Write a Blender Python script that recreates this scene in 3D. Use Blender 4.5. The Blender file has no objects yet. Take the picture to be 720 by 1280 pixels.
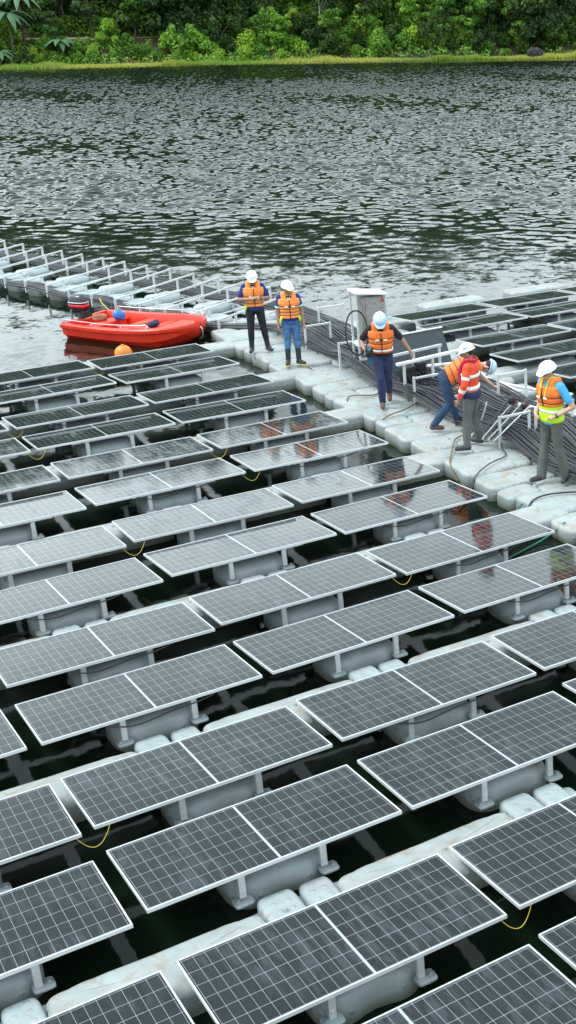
import bpy, bmesh, math, random
import numpy as np
from mathutils import Vector, Matrix
random.seed(7); np.random.seed(7)
PI = math.pi
scene = bpy.context.scene
COL = scene.collection

# ------------------------------------------------------------------ helpers
def mesh_obj(name, verts, faces, m=None, parent=None, smooth=False, uv=None):
    me = bpy.data.meshes.new(name)
    me.from_pydata([tuple(v) for v in verts], [], [tuple(f) for f in faces])
    if smooth:
        me.polygons.foreach_set('use_smooth', [True]*len(me.polygons))
    me.update()
    o = bpy.data.objects.new(name, me); COL.objects.link(o)
    if m: me.materials.append(m)
    if parent: o.parent = parent
    return o

class MB:
    """collects primitives, builds one mesh"""
    def __init__(s): s.v = []; s.f = []
    def add(s, v, f):
        b = len(s.v); s.v += [tuple(p) for p in v]; s.f += [tuple(i+b for i in q) for q in f]; return s
    def box(s, c, d, rot=None, bev=0.0):
        bm = bmesh.new(); bmesh.ops.create_cube(bm, size=1)
        for v in bm.verts: v.co = Vector((v.co.x*d[0], v.co.y*d[1], v.co.z*d[2]))
        if bev > 0: bmesh.ops.bevel(bm, geom=bm.edges[:], offset=bev, segments=2, affect='EDGES', profile=.5)
        M = (rot if rot is not None else Matrix.Identity(3))
        vs = [M @ v.co + Vector(c) for v in bm.verts]; bm.verts.index_update()
        fs = [[v.index for v in f.verts] for f in bm.faces]; bm.free()
        return s.add(vs, fs)
    def beam(s, a, b, w, h=None, bev=0.0, up=(0, 0, 1)):
        a = Vector(a); b = Vector(b); h = h or w
        d = (b-a); L = d.length; d = d.normalized(); up = Vector(up)
        if abs(d.dot(up)) > .98: up = Vector((0, 1, 0))
        x = d.cross(up).normalized(); z = x.cross(d)
        return s.box((a+b)/2, (w, L, h), Matrix((x, d, z)).transposed(), bev)
    def tube(s, pts, r, n=8, cap=True):
        pts = [Vector(p) for p in pts]; rr = r if hasattr(r, '__len__') else [r]*len(pts)
        vs = []; fs = []; prev = None
        for i, p in enumerate(pts):
            d = (pts[min(i+1, len(pts)-1)]-pts[max(i-1, 0)])
            d = d.normalized() if d.length > 1e-9 else Vector((0, 0, 1))
            if prev is None:
                u = Vector((0, 0, 1)) if abs(d.z) < .9 else Vector((1, 0, 0))
                x = d.cross(u).normalized()
            else:
                x = (prev - d*prev.dot(d)).normalized()
            prev = x; y = d.cross(x)
            for k in range(n):
                a = 2*PI*k/n; vs.append(p+(x*math.cos(a)+y*math.sin(a))*rr[i])
        for i in range(len(pts)-1):
            for k in range(n):
                k2 = (k+1) % n
                fs.append((i*n+k, i*n+k2, (i+1)*n+k2, (i+1)*n+k))
        if cap:
            fs.append(tuple(range(n))[::-1]); fs.append(tuple((len(pts)-1)*n+k for k in range(n)))
        return s.add(vs, fs)
    def ball(s, c, r, u=12, v=8, rot=None):
        r = (r, r, r) if not hasattr(r, '__len__') else r
        vs = [(0, 0, 1)]; fs = []
        for j in range(1, v):
            t = PI*j/v
            for i in range(u):
                a = 2*PI*i/u; vs.append((math.sin(t)*math.cos(a), math.sin(t)*math.sin(a), math.cos(t)))
        vs.append((0, 0, -1))
        for i in range(u): fs.append((0, 1+i, 1+(i+1) % u))
        for j in range(v-2):
            for i in range(u):
                a = 1+j*u+i; b = 1+j*u+(i+1) % u; fs.append((a, a+u, b+u, b))
        L = len(vs)-1; b0 = 1+(v-2)*u
        for i in range(u): fs.append((L, b0+(i+1) % u, b0+i))
        M = rot if rot is not None else Matrix.Identity(3)
        return s.add([M @ Vector((p[0]*r[0], p[1]*r[1], p[2]*r[2]))+Vector(c) for p in vs], fs)
    def limb(s, a, ra, b, rb, n=12):
        s.ball(a, ra, n, 8); s.ball(b, rb, n, 8)
        if (Vector(b)-Vector(a)).length > 1e-4: s.tube([a, b], [ra, rb], n)
        return s
    def loft(s, rings, n=24, p=2.4):
        """rings: (center, right vec, fwd vec, a, b) superellipse sections"""
        vs = []; fs = []
        for (c, x, y, a, b) in rings:
            c = Vector(c); x = Vector(x); y = Vector(y)
            for k in range(n):
                t = 2*PI*k/n; ct, st = math.cos(t), math.sin(t)
                vs.append(c + x*(a*math.copysign(abs(ct)**(2/p), ct)) + y*(b*math.copysign(abs(st)**(2/p), st)))
        m = len(rings)
        for i in range(m-1):
            for k in range(n):
                k2 = (k+1) % n; fs.append((i*n+k, i*n+k2, (i+1)*n+k2, (i+1)*n+k))
        fs.append(tuple(range(n))[::-1]); fs.append(tuple((m-1)*n+k for k in range(n)))
        return s.add(vs, fs)
    def build(s, name, m=None, parent=None, smooth=False):
        o = mesh_obj(name, s.v, s.f, m, parent, smooth)
        bm = bmesh.new(); bm.from_mesh(o.data)
        bmesh.ops.recalc_face_normals(bm, faces=bm.faces[:]); bm.to_mesh(o.data); bm.free()
        return o
    def remesh(s, name, m, parent, vox=.012, sm=3, fac=.5):
        o = s.build('tmp', None, None)
        md = o.modifiers.new('r', 'REMESH'); md.mode = 'VOXEL'; md.voxel_size = vox
        md2 = o.modifiers.new('s', 'SMOOTH'); md2.factor = fac; md2.iterations = sm
        dg = bpy.context.evaluated_depsgraph_get(); dg.update()
        me = bpy.data.meshes.new_from_object(o.evaluated_get(dg))
        old = o.data; bpy.data.objects.remove(o); bpy.data.meshes.remove(old)
        me.name = name; me.materials.clear(); me.materials.append(m)
        me.polygons.foreach_set('use_smooth', [True]*len(me.polygons))
        r = bpy.data.objects.new(name, me); COL.objects.link(r); r.parent = parent
        return r

def smooth_angle(o, ang=40):
    me = o.data
    me.polygons.foreach_set('use_smooth', [True]*len(me.polygons))
    bm = bmesh.new(); bm.from_mesh(me)
    for e in bm.edges:
        if len(e.link_faces) == 2 and e.calc_face_angle(0) > math.radians(ang): e.smooth = False
    bm.to_mesh(me); bm.free()
    return o

def tag(o, label, cat, group=None, kind=None):
    o['label'] = label; o['category'] = cat
    if group: o['group'] = group
    if kind: o['kind'] = kind
    return o

def empty(name, loc=(0, 0, 0), rz=0.0):
    o = bpy.data.objects.new(name, None); COL.objects.link(o)
    o.location = loc; o.rotation_euler = (0, 0, rz); o.empty_display_size = .2
    return o

def copy_tree(o, parent=None):
    c = o.copy(); COL.objects.link(c); c.parent = parent
    for ch in list(o.children): copy_tree(ch, c)
    return c

def rot_z(a): return Matrix.Rotation(a, 3, 'Z')

# ------------------------------------------------------------------ materials
def N(nt, t, **kw):
    n = nt.nodes.new(t)
    for k, v in kw.items():
        if k == 'inp':
            for a, b in v.items(): n.inputs[a].default_value = b
        else: setattr(n, k, v)
    return n
def L(nt, a, b): nt.links.new(a, b)

def mat(name, col, rough=.5, metal=0.0, noise=0.0, scale=8.0, bump=0.0, bscale=60.0, spec=.5, col2=None, detail=4, coord='Object', stretch=None, coat=0.0):
    m = bpy.data.materials.new(name); m.use_nodes = True; nt = m.node_tree
    b = nt.nodes['Principled BSDF']
    b.inputs['Roughness'].default_value = rough; b.inputs['Metallic'].default_value = metal
    b.inputs['Specular IOR Level'].default_value = spec; b.inputs['Coat Weight'].default_value = coat
    b.inputs['Base Color'].default_value = (*col, 1)
    tc = N(nt, 'ShaderNodeTexCoord'); src = tc.outputs[coord]
    if stretch:
        mp = N(nt, 'ShaderNodeMapping'); mp.inputs['Scale'].default_value = stretch; L(nt, src, mp.inputs[0]); src = mp.outputs[0]
    if noise > 0 or col2:
        n = N(nt, 'ShaderNodeTexNoise', inp={'Scale': scale, 'Detail': detail, 'Roughness': .6}); L(nt, src, n.inputs['Vector'])
        r = N(nt, 'ShaderNodeValToRGB'); L(nt, n.outputs['Fac'], r.inputs[0])
        c2 = col2 or tuple(c*(1-noise) for c in col); c1 = col if col2 else tuple(min(1, c*(1+noise*.5)) for c in col)
        r.color_ramp.elements[0].position = .35; r.color_ramp.elements[1].position = .65
        r.color_ramp.elements[0].color = (*c2, 1); r.color_ramp.elements[1].color = (*c1, 1)
        L(nt, r.outputs[0], b.inputs['Base Color'])
    if bump > 0:
        n2 = N(nt, 'ShaderNodeTexNoise', inp={'Scale': bscale, 'Detail': 3}); L(nt, src, n2.inputs['Vector'])
        bp = N(nt, 'ShaderNodeBump', inp={'Strength': bump, 'Distance': .02}); L(nt, n2.outputs['Fac'], bp.inputs['Height'])
        L(nt, bp.outputs[0], b.inputs['Normal'])
    return m

M = {}
M['alu'] = mat('aluminium', (.66, .69, .71), .4, .25, noise=.12, scale=6)
M['frame'] = mat('anodised_frame', (.60, .63, .65), .38, .3, noise=.06, scale=5)
M['galv'] = mat('galvanised_steel', (.42, .46, .49), .45, .5, noise=.25, scale=14)
M['steel'] = mat('stainless', (.6, .62, .64), .25, .8, noise=.1)
M['cable'] = mat('cable_sheath', (.022, .024, .03), .38, noise=.3, scale=5)
M['cable_grey'] = mat('cable_sheath_dusty', (.055, .06, .068), .48, noise=.3, scale=5)
M['backsheet'] = mat('backsheet', (.45, .46, .48), .6)
M['black'] = mat('black_plastic', (.02, .021, .024), .42, noise=.2)
M['white'] = mat('white_paint', (.74, .76, .78), .35, noise=.06, scale=4)
M['orange_buoy'] = mat('orange_buoy', (.85, .22, .02), .4, noise=.12, scale=6)
M['yellow'] = mat('yellow_wire', (.55, .42, .04), .5)
M['green_rope'] = mat('green_rope', (.02, .22, .16), .7)
M['hose'] = mat('brown_hose', (.16, .11, .05), .55, noise=.3)
M['wet'] = mat('dark_sheet', (.035, .05, .062), .55, noise=.15, scale=30)

def float_material(name, base, stain, thresh):
    m = bpy.data.materials.new(name); m.use_nodes = True; nt = m.node_tree; b = nt.nodes['Principled BSDF']
    b.inputs['Roughness'].default_value = .42; b.inputs['Specular IOR Level'].default_value = .45
    tc = N(nt, 'ShaderNodeTexCoord'); oi = N(nt, 'ShaderNodeObjectInfo')
    ad = N(nt, 'ShaderNodeVectorMath', operation='MULTIPLY_ADD')
    ad.inputs[1].default_value = (1, 1, 1); L(nt, tc.outputs['Object'], ad.inputs[0])
    sc = N(nt, 'ShaderNodeVectorMath', operation='SCALE'); sc.inputs['Scale'].default_value = 60
    cmb = N(nt, 'ShaderNodeCombineXYZ'); L(nt, oi.outputs['Random'], cmb.inputs[0]); L(nt, oi.outputs['Random'], cmb.inputs[1])
    L(nt, cmb.outputs[0], sc.inputs[0]); L(nt, sc.outputs[0], ad.inputs[2])
    n1 = N(nt, 'ShaderNodeTexNoise', inp={'Scale': 2.2, 'Detail': 5, 'Roughness': .65}); L(nt, ad.outputs[0], n1.inputs['Vector'])
    r1 = N(nt, 'ShaderNodeValToRGB'); L(nt, n1.outputs[0], r1.inputs[0])
    r1.color_ramp.elements[0].position = .3; r1.color_ramp.elements[0].color = (*[c*.72 for c in base], 1)
    r1.color_ramp.elements[1].position = .68; r1.color_ramp.elements[1].color = (*base, 1)
    n2 = N(nt, 'ShaderNodeTexNoise', inp={'Scale': 3.4, 'Detail': 8, 'Roughness': .75, 'Distortion': .6}); L(nt, ad.outputs[0], n2.inputs['Vector'])
    r2 = N(nt, 'ShaderNodeValToRGB'); L(nt, n2.outputs[0], r2.inputs[0])
    r2.color_ramp.elements[0].position = thresh; r2.color_ramp.elements[0].color = (0, 0, 0, 1)
    r2.color_ramp.elements[1].position = thresh+.12; r2.color_ramp.elements[1].color = (1, 1, 1, 1)
    # stains only on the flat tops
    g = N(nt, 'ShaderNodeNewGeometry'); sx = N(nt, 'ShaderNodeSeparateXYZ'); L(nt, g.outputs['Normal'], sx.inputs[0])
    mt = N(nt, 'ShaderNodeMath', operation='MULTIPLY'); L(nt, sx.outputs['Z'], mt.inputs[0]); L(nt, r2.outputs[0], mt.inputs[1]); mt.use_clamp = True
    mt2 = N(nt, 'ShaderNodeMath', operation='MULTIPLY'); L(nt, mt.outputs[0], mt2.inputs[0]); mt2.inputs[1].default_value = .6
    mx = N(nt, 'ShaderNodeMix', data_type='RGBA'); L(nt, mt2.outputs[0], mx.inputs['Factor'])
    L(nt, r1.outputs[0], mx.inputs['A']); mx.inputs['B'].default_value = (*stain, 1)
    # algae/dirt line near the water (real growth, follows height above the water)
    gp = N(nt, 'ShaderNodeSeparateXYZ'); L(nt, g.outputs['Position'], gp.inputs[0])
    mr = N(nt, 'ShaderNodeMapRange', inp={'From Min': .02, 'From Max': .12, 'To Min': .75, 'To Max': 0}); L(nt, gp.outputs['Z'], mr.inputs[0])
    mx2 = N(nt, 'ShaderNodeMix', data_type='RGBA'); L(nt, mr.outputs[0], mx2.inputs['Factor'])
    L(nt, mx.outputs['Result'], mx2.inputs['A']); mx2.inputs['B'].default_value = (.16, .17, .11, 1)
    L(nt, mx2.outputs['Result'], b.inputs['Base Color'])
    # moulded tread pattern
    vo = N(nt, 'ShaderNodeTexVoronoi', inp={'Scale': 9, 'Randomness': 0.15}); L(nt, tc.outputs['Object'], vo.inputs['Vector'])
    r3 = N(nt, 'ShaderNodeMapRange', inp={'From Min': .16, 'From Max': .26, 'To Min': 1, 'To Max': 0}); L(nt, vo.outputs['Distance'], r3.inputs[0])
    bp = N(nt, 'ShaderNodeBump', inp={'Strength': .8, 'Distance': .008}); L(nt, r3.outputs[0], bp.inputs['Height'])
    n4 = N(nt, 'ShaderNodeTexNoise', inp={'Scale': 7, 'Detail': 3}); L(nt, ad.outputs[0], n4.inputs['Vector'])
    bp2 = N(nt, 'ShaderNodeBump', inp={'Strength': .4, 'Distance': .03}); L(nt, n4.outputs[0], bp2.inputs['Height'])
    L(nt, bp.outputs[0], bp2.inputs['Normal']); L(nt, bp2.outputs[0], b.inputs['Normal'])
    return m
M['float'] = float_material('float_plastic', (.38, .44, .46), (.30, .20, .12), .56)
M['walk'] = float_material('walkway_plastic', (.36, .41, .415), (.27, .18, .10), .515)

def panel_material():
    W_, L_ = 1.134, 2.278
    m = bpy.data.materials.new('module_glass'); m.use_nodes = True; nt = m.node_tree; b = nt.nodes['Principled BSDF']
    tc = N(nt, 'ShaderNodeTexCoord'); oi = N(nt, 'ShaderNodeObjectInfo')
    sp = N(nt, 'ShaderNodeSeparateXYZ'); L(nt, tc.outputs['Object'], sp.inputs[0])
    def math_(op, a, bb=None, clamp=False):
        n = N(nt, 'ShaderNodeMath', operation=op); n.use_clamp = clamp
        for i, x in enumerate((a, bb)):
            if x is None: continue
            if isinstance(x, (int, float)): n.inputs[i].default_value = x
            else: L(nt, x, n.inputs[i])
        return n.outputs[0]
    x = sp.outputs['X']; y = math_('MULTIPLY', sp.outputs['Y'], -1)
    half = (L_-.06-.02)/2; cw = half/12; ch = (W_-.06)/6
    # mirror about the middle
    xm = math_('ABSOLUTE', math_('SUBTRACT', x, L_/2))          # 0 at middle
    xr = math_('SUBTRACT', xm, .010)
    fx = math_('PINGPONG', xr, cw/2); lx = math_('LESS_THAN', fx, .0011)
    fy = math_('PINGPONG', math_('SUBTRACT', y, .03), ch/2); ly = math_('LESS_THAN', fy, .0016)
    mid = math_('LESS_THAN', xm, .010)
    line = math_('MAXIMUM', math_('MAXIMUM', lx, ly), mid)
    # cell colour, tiny difference from cell to cell
    cx = math_('FLOOR', math_('DIVIDE', xr, cw)); cy = math_('FLOOR', math_('DIVIDE', math_('SUBTRACT', y, .03), ch))
    cb = N(nt, 'ShaderNodeCombineXYZ'); L(nt, cx, cb.inputs[0]); L(nt, cy, cb.inputs[1]); L(nt, oi.outputs['Random'], cb.inputs[2])
    wn = N(nt, 'ShaderNodeTexWhiteNoise', noise_dimensions='3D'); L(nt, cb.outputs[0], wn.inputs['Vector'])
    mc = N(nt, 'ShaderNodeMix', data_type='RGBA'); L(nt, wn.outputs['Value'], mc.inputs['Factor'])
    mc.inputs['A'].default_value = (.006, .010, .012, 1); mc.inputs['B'].default_value = (.010, .015, .018, 1)
    # fine bus bars along the short side
    bb_ = math_('PINGPONG', y, ch/20); lb = math_('LESS_THAN', bb_, .0006)
    mb = N(nt, 'ShaderNodeMix', data_type='RGBA'); L(nt, math_('MULTIPLY', lb, .5), mb.inputs['Factor']); L(nt, mc.outputs['Result'], mb.inputs['A']); mb.inputs['B'].default_value = (.2, .2, .21, 1)
    ml = N(nt, 'ShaderNodeMix', data_type='RGBA'); L(nt, line, ml.inputs['Factor'])
    L(nt, mb.outputs['Result'], ml.inputs['A']); ml.inputs['B'].default_value = (.36, .40, .42, 1)
    # dust film and dried water streaks running down the slope
    off = N(nt, 'ShaderNodeVectorMath', operation='SCALE'); off.inputs['Scale'].default_value = 43
    cr = N(nt, 'ShaderNodeCombineXYZ'); L(nt, oi.outputs['Random'], cr.inputs[0]); L(nt, oi.outputs['Random'], cr.inputs[2]); L(nt, cr.outputs[0], off.inputs[0])
    va = N(nt, 'ShaderNodeVectorMath', operation='ADD'); L(nt, tc.outputs['Object'], va.inputs[0]); L(nt, off.outputs[0], va.inputs[1])
    mp = N(nt, 'ShaderNodeMapping'); mp.inputs['Scale'].default_value = (7, 1.1, 1); L(nt, va.outputs[0], mp.inputs[0])
    ns = N(nt, 'ShaderNodeTexNoise', inp={'Scale': 2.2, 'Detail': 6, 'Roughness': .6, 'Distortion': .4}); L(nt, mp.outputs[0], ns.inputs['Vector'])
    nb = N(nt, 'ShaderNodeTexNoise', inp={'Scale': 1.3, 'Detail': 3}); L(nt, va.outputs[0], nb.inputs['Vector'])
    st = math_('MULTIPLY', N_ramp(nt, ns.outputs[0], .44, .60), N_ramp(nt, nb.outputs[0], .40, .60))
    dustf = math_('ADD', math_('MULTIPLY', st, .06), .006)
    md = N(nt, 'ShaderNodeMix', data_type='RGBA'); L(nt, dustf, md.inputs['Factor'])
    L(nt, ml.outputs['Result'], md.inputs['A']); md.inputs['B'].default_value = (.34, .42, .47, 1)
    L(nt, md.outputs['Result'], b.inputs['Base Color'])
    L(nt, math_('ADD', math_('MULTIPLY', st, .10), .055), b.inputs['Roughness'])
    b.inputs['IOR'].default_value = 1.48; b.inputs['Specular IOR Level'].default_value = .30
    nw = N(nt, 'ShaderNodeTexNoise', inp={'Scale': 1.6, 'Detail': 1}); L(nt, va.outputs[0], nw.inputs['Vector'])
    bp = N(nt, 'ShaderNodeBump', inp={'Strength': .25, 'Distance': .004}); L(nt, nw.outputs[0], bp.inputs['Height']); L(nt, bp.outputs[0], b.inputs['Normal'])
    return m
def N_ramp(nt, src, a, bq):
    r = N(nt, 'ShaderNodeMapRange', inp={'From Min': a, 'From Max': bq, 'To Min': 0, 'To Max': 1}); r.interpolation_type = 'SMOOTHSTEP'
    L(nt, src, r.inputs[0]); return r.outputs[0]
M['glass'] = panel_material()

# ------------------------------------------------------------------ camera (survey of the array gave this lens and place)
CU, CV, CH = -1.91212, -17.71772, 7.19776
PITCH, FPX, ANG, ROLL, CX = 0.376583, 1618.271, 0.615033, -0.010995, 372.225
cam = bpy.data.cameras.new('camera'); camo = bpy.data.objects.new('camera', cam); COL.objects.link(camo)
cam.sensor_fit = 'VERTICAL'; cam.sensor_height = 24; cam.lens = FPX/1280*24
cam.shift_x = -CX/1280; cam.clip_end = 3000; cam.clip_start = .2
camo.matrix_world = Matrix.Translation((CU, CV, CH)) @ Matrix.Rotation(-ANG, 4, 'Z') @ Matrix.Rotation(PI/2-PITCH, 4, 'X') @ Matrix.Rotation(ROLL, 4, 'Z')
scene.camera = camo
FWD = Vector((math.sin(ANG), math.cos(ANG)))
def pj(u, v, z):
    """where a point lands in the 720x1280 photograph: only used to decide what is in view"""
    p = camo.matrix_world.inverted() @ Vector((u, v, z))
    if p.z > -.1: return (-9999, -9999)
    return (360+CX+FPX*p.x/-p.z, 640-FPX*p.y/-p.z)
bpy.context.view_layer.update()

# ------------------------------------------------------------------ world, sun
w = bpy.data.worlds.new('World'); scene.world = w; w.use_nodes = True; nt = w.node_tree
bg = nt.nodes['Background']
sky = N(nt, 'ShaderNodeTexSky'); sky.sky_type = 'NISHITA'; sky.sun_disc = False
SUN_EL, SUN_AZ = math.radians(58), math.radians(300)     # azimuth clockwise from +Y
sky.sun_elevation = SUN_EL; sky.sun_rotation = SUN_AZ; sky.air_density = 1.0; sky.dust_density = 4.0; sky.ozone_density = 1.0
tc = N(nt, 'ShaderNodeTexCoord')
mp = N(nt, 'ShaderNodeMapping'); mp.inputs['Scale'].default_value = (1.2, 1.2, 3.5); L(nt, tc.outputs['Generated'], mp.inputs[0])
cn = N(nt, 'ShaderNodeTexNoise', inp={'Scale': 2.2, 'Detail': 6, 'Roughness': .55}); L(nt, mp.outputs[0], cn.inputs['Vector'])
cr = N(nt, 'ShaderNodeValToRGB'); L(nt, cn.outputs[0], cr.inputs[0])
cr.color_ramp.elements[0].position = .3; cr.color_ramp.elements[0].color = (.60, .72, .765, 1)
cr.color_ramp.elements[1].position = .7; cr.color_ramp.elements[1].color = (.87, .98, 1.0, 1)
scl = N(nt, 'ShaderNodeVectorMath', operation='SCALE'); L(nt, cr.outputs[0], scl.inputs[0]); sxyz = N(nt, 'ShaderNodeSeparateXYZ'); L(nt, tc.outputs['Generated'], sxyz.inputs[0])
gr = N(nt, 'ShaderNodeMapRange', inp={'From Min': 0, 'From Max': 1, 'To Min': 10.8, 'To Max': 13.5}); L(nt, sxyz.outputs['Z'], gr.inputs[0]); 
# added glow in the unseen sky beyond the lake, brightens the water reflections
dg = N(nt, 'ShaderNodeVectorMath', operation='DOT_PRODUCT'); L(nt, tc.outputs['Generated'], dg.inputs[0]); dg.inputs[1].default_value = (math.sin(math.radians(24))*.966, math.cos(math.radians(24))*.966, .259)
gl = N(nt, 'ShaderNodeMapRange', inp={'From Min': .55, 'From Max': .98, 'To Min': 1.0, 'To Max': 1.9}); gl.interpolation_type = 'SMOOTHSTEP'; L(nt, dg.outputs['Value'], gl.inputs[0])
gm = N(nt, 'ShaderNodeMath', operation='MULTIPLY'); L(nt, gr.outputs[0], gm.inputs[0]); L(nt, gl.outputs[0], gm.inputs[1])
# added dark patch above that glow, out of view, darkens near panel reflections
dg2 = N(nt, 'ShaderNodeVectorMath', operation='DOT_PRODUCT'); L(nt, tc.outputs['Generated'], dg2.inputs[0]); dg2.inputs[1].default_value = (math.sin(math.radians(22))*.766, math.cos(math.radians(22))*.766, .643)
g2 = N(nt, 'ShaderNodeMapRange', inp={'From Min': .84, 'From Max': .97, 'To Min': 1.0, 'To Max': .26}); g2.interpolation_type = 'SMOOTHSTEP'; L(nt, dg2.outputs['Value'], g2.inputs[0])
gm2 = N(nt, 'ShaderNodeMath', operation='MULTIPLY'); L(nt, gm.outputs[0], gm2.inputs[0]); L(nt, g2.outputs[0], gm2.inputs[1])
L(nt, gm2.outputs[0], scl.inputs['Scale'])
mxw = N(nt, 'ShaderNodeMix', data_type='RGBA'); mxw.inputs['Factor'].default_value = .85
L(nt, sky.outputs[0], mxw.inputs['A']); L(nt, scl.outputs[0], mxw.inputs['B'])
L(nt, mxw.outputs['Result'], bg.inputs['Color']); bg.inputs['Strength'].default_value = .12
sd = bpy.data.lights.new('sun', 'SUN'); so = bpy.data.objects.new('sun', sd); COL.objects.link(so)
sd.energy = 1.5; sd.angle = math.radians(14); sd.color = (1, .98, .96)
sdir = Vector((math.sin(SUN_AZ)*math.cos(SUN_EL), math.cos(SUN_AZ)*math.cos(SUN_EL), math.sin(SUN_EL)))
so.rotation_euler = sdir.to_track_quat('Z', 'Y').to_euler(); so.location = (0, 0, 50)
scene.view_settings.view_transform = 'Standard'; scene.view_settings.look = 'None'
scene.view_settings.gamma = 1; scene.view_settings.use_curve_mapping = False
scene.view_settings.exposure = 0.72

# ------------------------------------------------------------------ water
def water_material():
    m = bpy.data.materials.new('lake_water'); m.use_nodes = True; nt = m.node_tree; b = nt.nodes['Principled BSDF']
    b.inputs['Base Color'].default_value = (.004, .010, .005, 1); b.inputs['Roughness'].default_value = .075; b.inputs['IOR'].default_value = 1.33
    g = N(nt, 'ShaderNodeNewGeometry')
    # distance along the open water (wind reaches the surface away from the array)
    dp = N(nt, 'ShaderNodeVectorMath', operation='DOT_PRODUCT'); L(nt, g.outputs['Position'], dp.inputs[0]); dp.inputs[1].default_value = (FWD.x, FWD.y, 0)
    nz = N(nt, 'ShaderNodeTexNoise', inp={'Scale': .045, 'Detail': 3}); L(nt, g.outputs['Position'], nz.inputs['Vector'])
    a1 = N(nt, 'ShaderNodeMath', operation='MULTIPLY_ADD'); L(nt, nz.outputs[0], a1.inputs[0]); a1.inputs[1].default_value = 9; L(nt, dp.outputs['Value'], a1.inputs[2])
    d0 = CU*FWD.x+CV*FWD.y
    def rng(lo, hi, a, bq):
        r = N(nt, 'ShaderNodeMapRange', inp={'From Min': lo, 'From Max': hi, 'To Min': a, 'To Max': bq}); r.interpolation_type = 'SMOOTHSTEP'
        L(nt, a1.outputs[0], r.inputs[0]); return r.outputs[0]
    ruff = rng(d0+42, d0+56, 0, 1)
    mp = N(nt, 'ShaderNodeMapping'); mp.inputs['Rotation'].default_value = (0, 0, ANG); mp.inputs['Scale'].default_value = (1, 1.0, 1); L(nt, g.outputs['Position'], mp.inputs[0])
    def slopes(scale, detail, rough, dist):
        n = N(nt, 'ShaderNodeTexNoise', inp={'Scale': scale, 'Detail': detail, 'Roughness': rough, 'Distortion': dist}); L(nt, mp.outputs[0], n.inputs['Vector'])
        sb = N(nt, 'ShaderNodeVectorMath', operation='SUBTRACT'); L(nt, n.outputs['Color'], sb.inputs[0]); sb.inputs[1].default_value = (.5, .5, .5); return sb.outputs[0]
    def vscale(v, k):
        n = N(nt, 'ShaderNodeVectorMath', operation='SCALE'); L(nt, v, n.inputs[0])
        if isinstance(k, (int, float)): n.inputs['Scale'].default_value = k
        else: L(nt, k, n.inputs['Scale'])
        return n.outputs[0]
    def vadd(a, bq):
        n = N(nt, 'ShaderNodeVectorMath', operation='ADD'); L(nt, a, n.inputs[0]); L(nt, bq, n.inputs[1]); return n.outputs[0]
    small = vscale(slopes(4.2, 3, .6, .8), CALM)
    midw = vscale(slopes(1.1, 2, .5, .6), CALM*.8)
    big = vscale(vscale(slopes(1.25, 4, .65, .5), ruff), RUFF)
    tot = vadd(vadd(small, midw), big)
    kz = N(nt, 'ShaderNodeVectorMath', operation='MULTIPLY'); L(nt, tot, kz.inputs[0]); kz.inputs[1].default_value = (1, 1, 0)
    up = N(nt, 'ShaderNodeVectorMath', operation='ADD'); L(nt, kz.outputs[0], up.inputs[0]); L(nt, g.outputs['Normal'], up.inputs[1])
    nm = N(nt, 'ShaderNodeVectorMath', operation='NORMALIZE'); L(nt, up.outputs[0], nm.inputs[0]); L(nt, nm.outputs[0], b.inputs['Normal'])
    return m
RUFF, CALM = .30, .085
M['water'] = water_material()
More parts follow.
